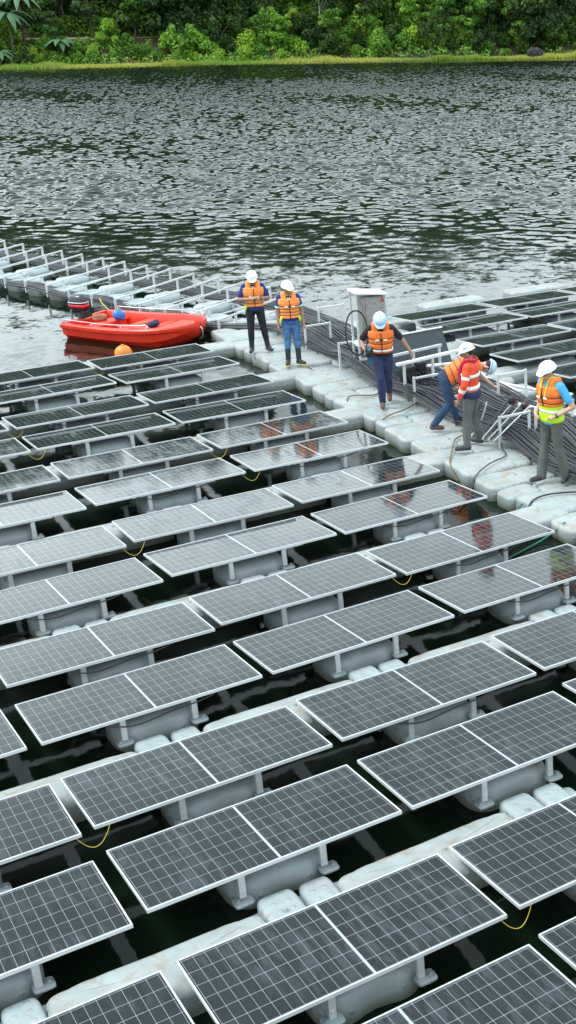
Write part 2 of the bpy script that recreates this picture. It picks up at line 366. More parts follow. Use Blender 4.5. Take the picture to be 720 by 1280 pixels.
def lake():
    """one sheet: flat near the array and far outside, real wind waves on the open water"""
    st = .135; X0, X1, Y0, Y1 = -88.0, 8.0, 36.0, 176.0
    nx = int((X1-X0)/st)+1; ny = int((Y1-Y0)/st)+1
    xs = np.linspace(X0, X1, nx); ys = np.linspace(Y0, Y1, ny)
    gx, gy = np.meshgrid(xs, ys); h = np.zeros_like(gx); r = np.random.default_rng(9)
    nw = 70; lam = np.exp(r.uniform(np.log(.42), np.log(.95), nw)); th = r.normal(.25, .75, nw)
    for l_, t_ in zip(lam, th):
        k = 2*PI/l_; sl = WSLOPE*math.sqrt(2/nw)
        h += sl/k*np.sin(k*(gx*math.sin(t_)+gy*math.cos(t_))+r.uniform(0, 6.28))
    # gusts: patches of stronger and weaker ripple; calm strip toward the array
    gust = .85+.25*np.sin(gx*.11+gy*.05+1)*np.sin(gy*.13-gx*.04)+.15*np.sin(gx*.31+gy*.27)
    wob = 4*np.sin(gx*.09+1)+2*np.sin(gx*.23)
    def ss(a, lo, hi):
        q = np.clip((a-lo)/(hi-lo), 0, 1); return q*q*(3-2*q)
    f = ss(gy+wob, 41, 55); f = np.maximum(f, .10)
    edge = ss(gx, X0, X0+4)*ss(-gx, -X1, -X1+4)*ss(gy, Y0, Y0+5)*ss(-gy, -Y1, -Y1+3)
    h *= f*gust*edge*(1+.2*ss(gy, 75, 135))
    sx = math.sin(ANG); sy = math.cos(ANG)
    wx = CU+gy*sx+gx*sy; wy = CV+gy*sy-gx*sx
    co = np.stack([wx, wy, h], -1).reshape(-1, 3)
    ii = np.arange((ny-1)*(nx-1)); j, i = ii//(nx-1), ii % (nx-1); a0 = j*nx+i
    quads = np.stack([a0, a0+1, a0+nx+1, a0+nx], 1)
    def P(x, y): return (CU+y*sx+x*sy, CV+y*sy-x*sx, 0.0)
    E_ = 900; outer = [P(-E_, -60), P(E_, -60), P(E_, E_), P(-E_, E_)]
    nb = len(co); co = np.concatenate([co, np.array(outer)])
    c00, c10, c11, c01 = 0, nx-1, ny*nx-1, (ny-1)*nx
    # ring of flat sheets between the wave field and the outer limits
    ring = np.array([[nb, nb+1, c10, c00], [nb+1, nb+2, c11, c10], [nb+2, nb+3, c01, c11], [nb+3, nb, c00, c01]])
    quads = np.concatenate([quads, ring]); nf = len(quads)
    me = bpy.data.meshes.new('water'); me.vertices.add(len(co)); me.vertices.foreach_set('co', co.ravel())
    me.loops.add(nf*4); me.loops.foreach_set('vertex_index', quads.ravel().astype(np.int32))
    me.polygons.add(nf); me.polygons.foreach_set('loop_start', np.arange(0, nf*4, 4, dtype=np.int32)); me.polygons.foreach_set('loop_total', np.full(nf, 4, dtype=np.int32))
    sm = np.ones(nf, dtype=bool); sm[-4:] = False; me.polygons.foreach_set('use_smooth', sm)
    me.update(calc_edges=True); me.materials.append(M['water'])
    o = bpy.data.objects.new('water', me); COL.objects.link(o); return o
WSLOPE = .24
wo = lake()
wo['kind'] = 'structure'; wo['label'] = 'grey green rippled lake water'
# ------------------------------------------------------------------ lattice of the floating array
PU, PP, QQ, TILT, QZ, ASP, BU, BV, BUV = 2.40372, 3.13730, 1.41679, -0.07910, 0.009277, 0.028260, -0.010323, -0.032844, -0.017829
PL, PW, ZF = 2.278, 1.134, .50
def lat(c, r):
    k = r//2; vv = k*PP+(QQ if r % 2 else 0)
    return Vector((c*PU+QZ*vv+BU*vv*vv*.01, -vv+ASP*c+BV*c*c*.1-BUV*c*vv*.1))
OFF = {(0,3):(-0.0,-0.016,0.001),(0,2):(0.015,-0.017,-0.004),(0,1):(-0.01,-0.051,0.011),(0,4):(-0.006,-0.013,0.005),(0,5):(-0.001,0.002,0.003),(0,6):(0.007,0.012,-0.004),(0,7):(0.0,-0.006,-0.002),(1,1):(-0.011,-0.009,0.009),(1,2):(-0.002,0.023,-0.004),(1,3):(-0.02,-0.022,0.016),(1,4):(-0.008,0.005,-0.001),(1,5):(-0.015,-0.015,-0.003),(1,6):(0.002,-0.017,0.002),(1,7):(-0.006,0.002,0.0),(1,0):(0.02,0.026,-0.024),(1,-1):(-0.007,0.032,0.001),(1,-2):(0.014,0.024,-0.01),(1,-3):(0.004,0.014,-0.009),(1,-4):(0.004,-0.02,0.001),(1,-5):(-0.022,0.016,0.011),(1,-6):(-0.025,0.008,0.01),(-1,3):(-0.017,-0.012,0.009),(-1,4):(0.017,0.009,-0.006),(-1,5):(-0.004,0.003,-0.003),(-1,6):(0.002,0.01,0.002),(2,4):(0.006,0.01,-0.013),(2,5):(0.029,0.025,0.0),(2,3):(-0.001,-0.012,0.007),(2,2):(-0.002,-0.004,0.012),(2,1):(-0.009,-0.003,0.005),(2,0):(0.015,0.01,-0.004),(2,-1):(0.038,0.02,-0.026),(2,-2):(0.008,0.017,-0.0),(2,-3):(0.017,0.028,-0.023),(2,-4):(0.009,0.019,-0.008),(2,-5):(0.002,-0.006,0.017),(2,-6):(-0.006,-0.057,-0.021)}
ORD = ['zeroth','first','second','third','fourth','fifth','sixth','seventh','eighth','ninth','tenth','eleventh','twelfth','thirteenth','fourteenth','fifteenth','sixteenth','seventeenth','eighteenth']

# ---- panel prototype
def make_panel():
    root = empty('solar_panel')
    zb = ZF+PW*math.sin(TILT)
    fr = MB(); t = .035; fw = .014; Lc, Wc = PL, PW
    # frame: long bars run through, short bars butt between them
    fr.box((Lc/2, -fw/2, -t/2), (Lc, fw, t), bev=.003); fr.box((Lc/2, -Wc+fw/2, -t/2), (Lc, fw, t), bev=.003)
    fr.box((fw/2, -Wc/2, -t/2), (fw, Wc-2*fw-.001, t), bev=.003); fr.box((Lc-fw/2, -Wc/2, -t/2), (fw, Wc-2*fw-.001, t), bev=.003)
    f = fr.build('frame', M['frame'], root)
    g = MB().box((Lc/2, -Wc/2, -.012), (Lc-2*fw-.001, Wc-2*fw-.001, .006)).build('glass', M['glass'], root)
    bk = MB().box((Lc/2, -Wc/2, -.0185), (Lc-2*fw-.001, Wc-2*fw-.001, .004)).build('backsheet', M['backsheet'], root)
    for o in (f, g, bk): o.location = (0, 0, zb); o.rotation_euler = (TILT, 0, 0)
    for y in (-.17, -1.02):
        z = ZF+(PW+y)*math.sin(TILT)-.035
        rl = MB().box((1.19, y, z-.021), (1.26, .045, .036), bev=.003)
        rl.build('support_rail', M['alu'], root)
        for x in (.805, 1.545):
            p = MB().box((x, y, (z-.04+.185)/2), (.060, .045, z-.04-.185), bev=.004)
            for zz in (.25, .32, .38):                                   # slotted channel
                if zz < z-.08: p.box((x, y-.026, zz), (.028, .004, .035))
            p.build('support_post', M['alu'], root)
    # earth wire drooping from the front corner
    pts = []
    for i in range(15):
        s = i/14; pts.append((PL-.05+s*.30, -1.10-.05*math.sin(PI*s), ZF-.035-.14*math.sin(PI*s)**.8+.02*s))
    MB().tube(pts, .0034, 6).build('earth_wire', M['yellow'], root)
    pts = []
    for i in range(17):
        s = i/16; pts.append((.60+s*1.15, -1.085-.02*math.sin(9*s), ZF-.05-.10*math.sin(PI*s)-.02*math.sin(7*s)))
    MB().tube(pts, .008, 6).build('lead_cable', M['black'], root)
    return root

def pillow(mb, outline, z0, zt, r, z_bot=None, steps=4, c=(0, 0), dz=0.0):
    """closed outline (ccw) blown into a moulded float with rounded shoulders"""
    n = len(outline); P = [Vector((p[0], p[1])) for p in outline]; nor = []
    for i in range(n):
        d = P[(i+1) % n]-P[i-1]; nn = Vector((d.y, -d.x)); nor.append(nn.normalized() if nn.length > 1e-9 else Vector((1, 0)))
    rings = []
    rings.append([(P[i]-nor[i]*r*.6, z0) for i in range(n)])
    rings.append([(P[i], z0+r*.6) for i in range(n)])
    for s in range(steps+1):
        a = PI/2*s/steps; off = r*(1-math.cos(a)); z = zt-r+r*math.sin(a)
        rings.append([(P[i]-nor[i]*off, z) for i in range(n)])
    cen = sum(P, Vector((0, 0)))/n
    for q in (.66, .33):
        rings.append([(cen+(P[i]-nor[i]*r-cen)*q, zt+dz*(1-q*q)) for i in range(n)])
    vs = [(p.x+c[0], p.y+c[1], z) for rg in rings for p, z in rg]; fs = []
    for j in range(len(rings)-1):
        for i in range(n):
            i2 = (i+1) % n; fs.append((j*n+i, j*n+i2, (j+1)*n+i2, (j+1)*n+i))
    k = len(rings)-1; vs.append((cen.x+c[0], cen.y+c[1], zt+dz)); t = len(vs)-1
    for i in range(n): fs.append((k*n+i, k*n+(i+1) % n, t))
    fs.append(tuple(range(n))[::-1])
    return mb.add(vs, fs)

def sup(a, b, p=4.0, n=56, mod=None):
    out = []
    for i in range(n):
        t = 2*PI*i/n; c, s = math.cos(t), math.sin(t)
        x = a*math.copysign(abs(c)**(2/p), c); y = b*math.copysign(abs(s)**(2/p), s)
        if mod: x, y = mod(x, y)
        out.append((x, y))
    return out

def make_main_float():
    root = empty('panel_float')
    def notch(x, y):
        if y < 0: y += .075*math.exp(-((x)/.20)**2)
        return x, y
    b = MB(); pillow(b, sup(.45, .385, 3.2, 64, notch), -.16, .285, .14, c=(0, .035), dz=.012)
    # moulded band round the shoulders
    b.build('float_body', M['float'], root, True)
    for x in (-.39, .39):
        for y in (-.37, .37):
            f = MB(); pillow(f, sup(.085, .070, 5, 20), .15, .182, .010, steps=2, c=(x, y)); smooth_angle(f.build('flange', M['float'], root), 50)
    for x in (-.37, .37):
        for y in (-.36, .385):
            bo = MB().tube([(x*1.18, y*1.05, .182), (x*1.18, y*1.05, .191)], .034, 14).tube([(x*1.18, y*1.05, .190), (x*1.18, y*1.05, .211)], .018, 6)
            smooth_angle(bo.build('bolt', M['galv'], root))
    return root
def make_cap_float():
    root = empty('connector_float')
    b = MB()
    pillow(b, sup(.17, .30, 6, 40), -.12, .235, .05, c=(-.165, 0), dz=.004)
    pillow(b, sup(.145, .30, 6, 40), -.12, .215, .045, c=(.185, 0), dz=.004)
    b.build('float_body', M['float'], root, True)
    f = MB(); pillow(f, sup(.46, .14, 6, 40), .08, .125, .015, c=(0, .12)); smooth_angle(f.build('flange', M['float'], root), 50)
    bo = MB().tube([(-.165, 0, .236), (-.165, 0, .246)], .03, 14).tube([(-.165, 0, .246), (-.165, 0, .256)], .014, 8)
    smooth_angle(bo.build('bolt', M['galv'], root))
    return root
def make_walk_float():
    root = empty('walkway_float')
    def wav(x, y):
        y += math.copysign(.012*math.sin(x*14), y) if abs(y) > .2 else 0
        if abs(x) > .62: x += math.copysign(.035*math.cos(y*9), x)-math.copysign(.02, x)
        return x, y
    b = MB(); pillow(b, sup(.88, .31, 6.5, 88, wav), -.14, .26, .075, dz=.012)
    b.build('float_body', M['walk'], root, True)
    bo = MB().tube([(.10, .05, .268), (.10, .05, .278)], .026, 14).tube([(.10, .05, .277), (.10, .05, .287)], .012, 8)
    smooth_angle(bo.build('bolt', M['galv'], root))
    return root

panel0 = make_panel(); mf0 = make_main_float(); cf0 = make_cap_float(); wf0 = make_walk_float()
used = dict(p=0, m=0, c=0, w=0)
def place(kind, src, loc, rz, label, cat, group, tilt=(0, 0)):
    o = src if used[kind] == 0 else copy_tree(src)
    used[kind] += 1
    o.location = loc; o.rotation_euler = (tilt[0], tilt[1], rz)
    tag(o, label, cat, group); return o
def in_view(u, v, z, mx=60, top=380):
    x, y = pj(u, v, z); return -mx < x < 720+mx and top < y < 1280+mx*1.6

rr = random.Random(3)
vis = {}
for c in range(-5, 3):
    for r in range(-6, 12):
        b = lat(c, r)
        if any(in_view(b.x+du, b.y+dv, .5) for du in (0, PL/2, PL) for dv in (0, -PW)): vis[(c, r)] = b
def where(c, r):
    col = 2-c
    cs = 'nearest the walkway' if col == 0 else '%s from the walkway' % ORD[col+1]
    return 'in %s row from boat, %s' % (ORD[r+7], cs)
SPECIAL = {(2,-6): 'its glass mirroring the red boat', (2,6): 'streaked with dried water'}
for (c, r), b in sorted(vis.items()):
    o3 = OFF.get((c, r)) or (rr.uniform(-.02, .02), rr.uniform(-.02, .02), rr.uniform(-.012, .012))
    u, v, yaw = b.x+o3[0], b.y+o3[1], o3[2]
    ex = SPECIAL.get((c, r))
    lab = 'black gridded solar panel %s' % where(c, r)
    p = place('p', panel0, (u, v, rr.uniform(-.004, .004)), yaw, lab, 'solar panel', 'solar panels of the near floating array', (rr.gauss(.0, .006), rr.gauss(0, .004)))
    R = lambda x, y: (u+x*math.cos(yaw)-y*math.sin(yaw), v+x*math.sin(yaw)+y*math.cos(yaw))
    x, y = R(1.19, -.66)
    place('m', mf0, (x, y, rr.uniform(-.01, .005)), yaw, 'grey float under solar panel %s' % where(c, r), 'float', 'grey floats under the solar panels')
    if r % 2 == 0 and r > -6 or (r == -6):
        x, y = R(1.16, .27)
        if r > -6: place('c', cf0, (x, y, rr.uniform(-.01, .005)), yaw, 'two block float behind solar panel %s' % where(c, r), 'float', 'two block connector floats between rows')
    if r % 2 == 1:
        pass
for (c, r), b in sorted(vis.items()):
    if r % 2 == 0:
        o3 = OFF.get((c, r), (0, 0, 0)); yaw = o3[2]*.5
        x = b.x+o3[0]*.5-.04; y = b.y+.12+o3[1]*.5
        for dx in (0,) if (c+1, r) in vis or c < 2 else (0, 1):
            xx = x+dx*PU
            if not in_view(xx, y, .2, 150): continue
            lab = 'long pale float behind solar panel %s' % where(c, r) if dx == 0 else 'pale walkway float joining the %s row from the boat to the cable walkway' % ORD[r+7]
            ed = (r == -6)
            place('w', wf0, (xx, y+(.12 if ed else 0), rr.uniform(-.02, .01)), yaw+rr.uniform(-.01, .01), lab, 'float', 'pale walkway floats between rows')

rk = random.Random(21)
kill = []
for o in [o for o in COL.objects if o.name.startswith('solar_panel')]:
    for ch in list(o.children):
        if ch.name.startswith('earth_wire') and (rk.random() < .72 or 'nearest the walkway' in o['label']): kill.append(ch)
        elif ch.name.startswith('lead_cable') and rk.random() < .55: kill.append(ch)
for k in kill: bpy.data.objects.remove(k)
# right hand array
for c, r, u, v in [(c_, r_, (11.5, 11.52, 11.62, 11.56, 11.66, 11.6)[r_+6]+2.40*c_, (9.17, 7.84, 6.25, 4.75, 3.1, 1.68)[r_+6]+.02*c_) for r_ in range(-6, 0) for c_ in range(4)]:
    if not any(in_view(u+du, v+dv, .5, 60, 300) for du in (0, PL) for dv in (0, -PW)): continue
    nm = '%s row, %s from left, of the right hand array' % (ORD[r+7], ORD[c+1])
    place('p', panel0, (u, v, 0), rr.uniform(-.01, .01), 'dark solar panel in '+nm, 'solar panel', 'solar panels of the far right array', (rr.gauss(0, .006), rr.gauss(0, .004)))
    place('m', mf0, (u+1.19, v-.66, 0), 0, 'grey float under panel in '+nm, 'float', 'grey floats of the far right array')
for i, (u, v) in enumerate([(13.85, 10.3), (16.4, 10.35), (0, 0), (13.9, 6.42), (16.3, 6.42), (11.65, 3.93), (10.2, 6.1), (14.1, 3.25), (11.55, 6.40)]):
    if i == 2: continue
    lab = 'pale float %s' % ['lying loose behind the back row of the right array', 'at the far right end behind the right array', '', 'between second and third row gap, middle of the right array', 'between rows at the right edge of the right array', 'in front of the fourth row at the left of the right array', 'joining the right array to the deck behind the dark board', 'in front of the fourth row toward the right of the right array', 'between second and third row at the left of the right array'][i]
    place('w', wf0, (u, v, 0), rr.uniform(-.02, .02), lab, 'float', 'pale walkway floats of the right array')

# ------------------------------------------------------------------ main cable walkway (left deck, cable bed, right deck)
def TT(u, v): return Vector((.989*u-.0789*v-.0641, .8931*v-.3244))
WD = Vector((.0144, .8892)).normalized(); WS = Vector((WD.y, -WD.x)); WO = TT(7.86, 0)
def wk(s, t): return WO+WS*s+WD*(t*.8893)
WA = -math.atan2(WD.x, WD.y)
def make_deck(shape):
    """one moulded deck float; three moulds differ in their lobes"""
    root = empty('deck_float')
    b = MB()
    if shape == 0:
        def md(x, y): return x+.03*math.cos(y*7), y+.03*math.sin(x*8)
        pillow(b, sup(.62, .475, 6, 64, md), -.16, .245, .065, dz=.010)
    elif shape == 1:
        pillow(b, sup(.31, .235, 4.4, 44), -.16, .225, .065, c=(-.29, .02), dz=.01)
        pillow(b, sup(.28, .235, 4.4, 44), -.16, .215, .065, c=(.30, -.02), dz=.01)
        pillow(b, sup(.30, .12, 4, 40), -.14, .14, .05, c=(0, 0))
    else:
        def md(x, y):
            k = 1-.13*math.exp(-((x-.05)/.09)**2)
            return x, y*k
        pillow(b, sup(.62, .365, 5.6, 72, md), -.16, .235, .07, dz=.010)
    b.build('float_body', M['walk'], root, True)
    bo = MB().tube([(.0, .0, .25), (.0, .0, .272 if shape == 0 else .262)], .022, 12); smooth_angle(bo.build('bolt', M['galv'], root))
    return root
decks = [make_deck(i) for i in range(3)]
for i in range(3): used['d%d' % i] = 0
t = -8.0; i = 0; rw = random.Random(11)
while t < 12.6:
    sh = [0, 1, 2][i % 3]; hl = [.47, .24, .35][sh]
    t += hl/.8893; P = wk(.62, t)
    place('d%d' % sh, decks[sh], (P.x+rw.uniform(-.04, .04), P.y, rw.uniform(-.02, .015)), WA+rw.uniform(-.04, .04), ['broad', 'twin lobed', 'notched'][sh]+' pale float, %s along the walkway left edge' % (['one','two','three','four','five','six','seven','eight','nine','ten','eleven','twelve','thirteen','fourteen','fifteen','sixteen','seventeen','eighteen','nineteen','twenty','twenty one','twenty two','twenty three','twenty four','twenty five','twenty six','twenty seven','twenty eight','twenty nine','thirty','thirty one','thirty two','thirty three','thirty four','thirty five','thirty six','thirty seven','thirty eight','thirty nine','forty','forty one','forty two'][i]) , 'float', 'deck floats of the cable walkway', (rw.uniform(-.02, .02), rw.uniform(-.02, .02)))
    # second lane, partly under the cables, staggered
    P = wk(1.78, t+.2)
    s2 = (sh+1) % 3
    place('d%d' % s2, decks[s2], (P.x, P.y, rw.uniform(-.05, -.02)), WA+rw.uniform(-.04, .04), 'pale float under the cable bundle, %d along from the bottom' % (i+1), 'float', 'deck floats under the cables', (0, rw.uniform(-.02, .02)))
    t += hl/.8893+.01; i += 1
for j in range(12):
    for lane in range(2):
        sh = (j+lane) % 3; P = wk(3.0+lane*1.22, -5.6+j*1.15+lane*.3)
        if lane == 1 and j in (7, 8, 9, 10, 11): continue
        if lane == 0 and j > 12: continue
        place('d%d' % sh, decks[sh], (P.x, P.y, rw.uniform(-.05, .0)), WA+rw.uniform(-.05, .05), 'pale float right of cables, %s lane, %d from the bottom' % (['inner', 'outer'][lane], j+1), 'float', 'deck floats right of the cables', (rw.uniform(-.02, .02), rw.uniform(-.03, .03)))
for q, (s, t) in enumerate([(3.0, 8.6), (3.1, 9.8), (3.6, 10.8), (2.7, 11.2)]):
    P = wk(s, t); place('d0', decks[0], (P.x, P.y, -.03), WA+.1*q, 'white deck float %s behind the steel cabinet' % ['nearest','second','farthest right','farthest left'][q], 'float', 'deck floats behind the cabinet')
# ------------------------------------------------------------------ rails, cables, cabinet
def cr_spline(P, n=8):
    P = [Vector(p) for p in P]; P = [P[0]*2-P[1]]+P+[P[-1]*2-P[-2]]; out = []
    for i in range(1, len(P)-2):
        for k in range(n):
            t = k/n; a, b, c, d = P[i-1:i+3]
            out.append(.5*((2*b)+(c-a)*t+(2*a-5*b+4*c-d)*t*t+(3*b-a-3*c+d)*t**3))
    out.append(P[-2]); return out

def rail_frame(s0, s1, t, h0, h1, name, label, group, base=.22, mid=None, m=None, fn=wk, third=None):
    a = fn(s0, t); b = fn(s1, t); root = empty(name, (a.x, a.y, base))
    d = Vector((b.x-a.x, b.y-a.y, 0))
    MB().beam((0, 0, 0), (0, 0, h0), .040, bev=.004).build('post', m or M['alu'], root)
    MB().beam(d, d+Vector((0, 0, h1)), .040, bev=.004).build('post', m or M['alu'], root)
    e = d.normalized()*.03
    MB().beam(Vector((0, 0, h0-.03))+e, d+Vector((0, 0, h1-.03))-e, .038, bev=.004).build('crossbar', m or M['alu'], root)
    if mid:
        for q in mid:
            p = d*q; MB().beam(p, p+Vector((0, 0, h0+(h1-h0)*q-.052)), .040, bev=.004).build('post', m or M['alu'], root)
    MB().box((0, 0, .004), (.12, .12, .008)).build('foot_plate', M['galv'], root)
    tag(root, label, 'rail frame', group); return root
rails = [(1.10, 1.68, .30, 'between the two nearest standing workers'), (1.08, 1.66, 3.70, 'beside the worker with orange vest looking down'), (1.06, 1.64, 7.35, 'left of the steel cabinet'),
         (1.14, 1.72, -2.9, 'behind the man in blue polo'), (1.08, 1.5, 2.02, 'by the bending worker'), (1.1, 1.68, 9.4, 'behind the worker in jeans'), (1.1, 1.68, -6.1, 'at the lower end of the walkway')]
for s0, s1, t, lb in rails:
    rail_frame(s0, s1, t, .56, .56, 'rail_frame', 'low metal rail frame %s' % lb, 'rail frames along the cables')
far = [(1.80, 2.55, .28, 'right of the cables beside the man in blue polo'), (2.35, 2.95, 2.7, 'beyond the bundle of black poles'), (1.8, 2.5, -2.9, 'at the right edge beside the man in blue polo'), (2.2, 2.8, 8.9, 'on the far side of the cables behind the cabinet'), (2.0, 2.6, 10.9, 'where the cables leave for the bridge')]
for s0, s1, t, lb in far:
    rail_frame(s0, s1, t, .60, .60, 'rail_frame', 'metal rail frame %s' % lb, 'rail frames right of the cables')

# bridge carrying cables to the shore
BD = Vector((-.280, .874)).normalized(); BS = Vector((BD.y, -BD.x)); BO = TT(9.42, 12.55); BA = math.atan2(-BD.x, BD.y)
def bk(s, t): return BO+BS*s+BD*t
t = .35; i = 0
while t < 20:
    P = bk(.62, t)
    o = place('m', mf0, (P.x, P.y, -.03), BA+PI, 'near side grey float under bridge frame %d from the walkway' % (i+1), 'float', 'grey floats under the cable bridge')
    P = bk(1.55, t+.2)
    if i % 2 == 0: place('m', mf0, (P.x, P.y, -.03), BA+PI, 'far side grey float under bridge frame %d from the walkway' % (i+1), 'float', 'grey floats under the cable bridge')
    root = empty('bridge_frame', (bk(.05, t).x, bk(.05, t).y, .1), BA)
    W_ = 2.4
    for x, h in ((0, .33), (.50, .38), (1.88, .52), (2.4, .57)):
        MB().beam((x, 0, 0), (x, 0, h), .048, .048, bev=.004).build('post', M['alu'], root)
    MB().beam((-.02, 0, .30), (2.4, 0, .55), .036, .042, bev=.004).build('crossbar', M['alu'], root)
    MB().beam((.50, .045, .12), (1.88, .045, .20), .03, .03, bev=.004).build('crossbar', M['alu'], root)
    tag(root, 'grey metal cable frame on the floating bridge, %d from the walkway' % (i+1), 'cable frame', 'frames of the floating cable bridge')
    t += 1.0; i += 1

# cables: each one a separate long tube, running along bridge then walkway
rc = random.Random(5)
def cable(lane, n, side):
    """lane 0..1 within its band"""
    pts = []
    a0, a1 = {'near': (.06, .46), 'far': (1.95, 2.75)}[side]
    b0, b1 = {'near': (1.00, 1.62), 'far': (1.66, 2.45)}[side]
    sb = a0+(a1-a0)*lane; sw = b0+(b1-b0)*lane
    lay = (n % 3)*.028
    ph = rc.uniform(0, 6); am = rc.uniform(.01, .035)
    for k in range(27, 0, -1):                                 # bridge
        tt = k*.76; P = bk(sb+am*math.sin(tt*.9+ph), tt)
        z = .22+.03*math.cos(2*PI*(tt-.35)/1.0)+lay*.6 + (.04*lane if side == 'far' else 0)
        pts.append((P.x, P.y, z))
    tt = 11.6
    while tt > -9:
        wv = .16*math.sin(tt*.8+1.2) + .06*math.sin(tt*1.7+ph*.15)
        spread = 1.0+.18*math.sin(tt*.6)
        s_ = (sw-1.0)*spread+1.06+wv*(.55 if side == 'near' else .45)+am*math.sin(tt*1.3+ph)
        if side == 'near': s_ = max(s_, .97+.02*(n % 4))
        P = wk(s_, tt)
        z = .34+.06*math.sin(tt*1.9+.5+lane)+lay + (.05 if side == 'far' else 0)
        if side == 'near': z += .05*(1-lane)
        pts.append((P.x, P.y, z)); tt -= .8
    sp = cr_spline(pts, 4)
    o = MB().tube(sp, rc.uniform(.013, .019), 7).build('power_cable', M['cable'] if rc.random() < .45 else M['cable_grey'], None, True)
    tag(o, 'black power cable in the %s strand of the thick bundle along the walkway' % ('left' if side == 'near' else 'right'), 'cable', 'power cables in the bundle, %s strand' % ('left' if side == 'near' else 'right'))
for n in range(24): cable(n/23, n, 'near')
for n in range(32): cable(n/31, n, 'far')

# loose cables over the deck
def loose(name, pts, r, m, label, cat):
    o = MB().tube(cr_spline(pts, 8), r, 8).build(name, m, None, True); tag(o, label, cat)
def dk(s, t, z=.30):
    P = wk(s, t); return (P.x, P.y, z)
loose('hose', [dk(-.05, -.35, .03), dk(.02, .05, .24), dk(.25, .45), dk(.62, 1.05), dk(.95, 1.15), dk(1.15, .9), dk(1.3, .4, .3)], .013, M['hose'], 'yellowish brown hose on the deck in front of the bending worker', 'hose')
loose('hose', [dk(-.6, -1.5, .02), dk(-.1, -.95, .10), dk(.05, -.85, .27), dk(.45, -.55), dk(.85, -.35), dk(1.0, .05), dk(1.1, .25, .32)], .011, M['cable'], 'black hose curving over the deck beside the orange jacket worker', 'hose')
loose('hose', [dk(1.35, -3.6), dk(.95, -2.8), dk(.62, -2.55), dk(.3, -2.5), dk(.05, -2.6, .25), dk(-.2, -2.9, .05)], .014, M['cable'], 'dark thin hose at the feet of the man in blue polo', 'hose')
loose('rope', [dk(.02, -2.45, .24), dk(-.15, -2.3, .05), dk(-.7, -2.1, .02), dk(-1.3, -2.4, .02), dk(-2.0, -2.5, .05)], .012, M['green_rope'], 'green rope from the deck to the float below the blue polo man', 'rope')
loose('rope', [dk(.1, -3.6, .26), dk(-.2, -3.5, .05), dk(-.9, -3.75, .02), dk(-1.5, -4.1, .05)], .012, M['green_rope'], 'green rope trailing in the water at the right edge', 'rope')
loose('hose', [dk(.15, 3.1, .27), dk(.35, 3.2), dk(.7, 3.35), dk(1.05, 3.6), dk(1.12, 3.7, .25)], .013, M['hose'], 'thin brown hose on deck before the walking worker', 'hose')
loose('hose', [dk(.05, 4.5, .2), dk(.25, 4.9), dk(.7, 4.7), dk(1.1, 5.2), dk(1.15, 5.6)], .013, M['hose'], 'thin brown hose on deck left of the walking worker', 'hose')

# steel cabinet on its stand
def cabinet():
    P = Vector((9.46, 5.82)); root = empty('inverter_cabinet', (P.x, P.y, .25), WA-.12); root.scale = (.76, .8, 1)
    body = MB().box((0, 0, 1.02), (.62, .42, .92), bev=.006).build('cabinet_body', mat('brushed_cabinet', (.34, .34, .33), .42, .55, noise=.3, scale=25, stretch=(1, 1, .2)), root)
    MB().box((.05, -.217, 1.02), (.50, .012, .84), bev=.003).build('door', mat('cabinet_door', (.40, .39, .37), .4, .5, noise=.3, scale=22), root)
    MB().box((.26, -.23, 1.39), (.09, .006, .05)).build('warning_label', mat('red_label', (.6, .03, .03), .5), root)
    MB().box((.24, -.235, 1.0), (.02, .02, .12), bev=.004).build('handle', M['black'], root)
    r = MB(); r.box((-.06, -.02, 1.56), (.90, .66, .03), Matrix.Rotation(math.radians(5), 3, 'Y'), bev=.004); r.build('canopy', M['white'], root)
    for x, y in ((-.46, -.24), (.34, -.24), (-.46, .24), (.34, .24)):
        h = 1.53-(x*.087 if True else 0)-.012
        MB().beam((x, y, 0), (x, y, h-.01), .05, bev=.004).build('stand_post', M['alu'], root)
    MB().beam((.37, -.3, 0), (.34, -.27, 1.45), .04, bev=.003).build('brace', M['alu'], root)
    MB().box((0, 0, .52), (.98, .56, .04), bev=.004).build('shelf', M['alu'], root)
    MB().box((0, -.30, .25), (.98, .04, .04)).build('crossbar', M['alu'], root)
    tag(root, 'grey steel electrical cabinet on a stand with white canopy, red label', 'cabinet')
    # coiled lead hanging on the post: rests on the stand, a thing of its own
    pts = []
    for k in range(73):
        a = 2*PI*k/24; rr_ = .40+.012*math.sin(a*1.3+k*.1)
        pts.append((math.cos(a)*rr_*.55, .01*math.sin(k), math.sin(a)*rr_*1.15))
    o = MB().tube(pts, .008, 6).build('cable_coil', M['black'], None, True)
    o.location = (P.x-.50, P.y-.34, 1.10); o.rotation_euler = (math.radians(4), 0, -.35)
    tag(o, 'loop of black lead hanging left of the steel cabinet', 'cable coil')
cabinet()

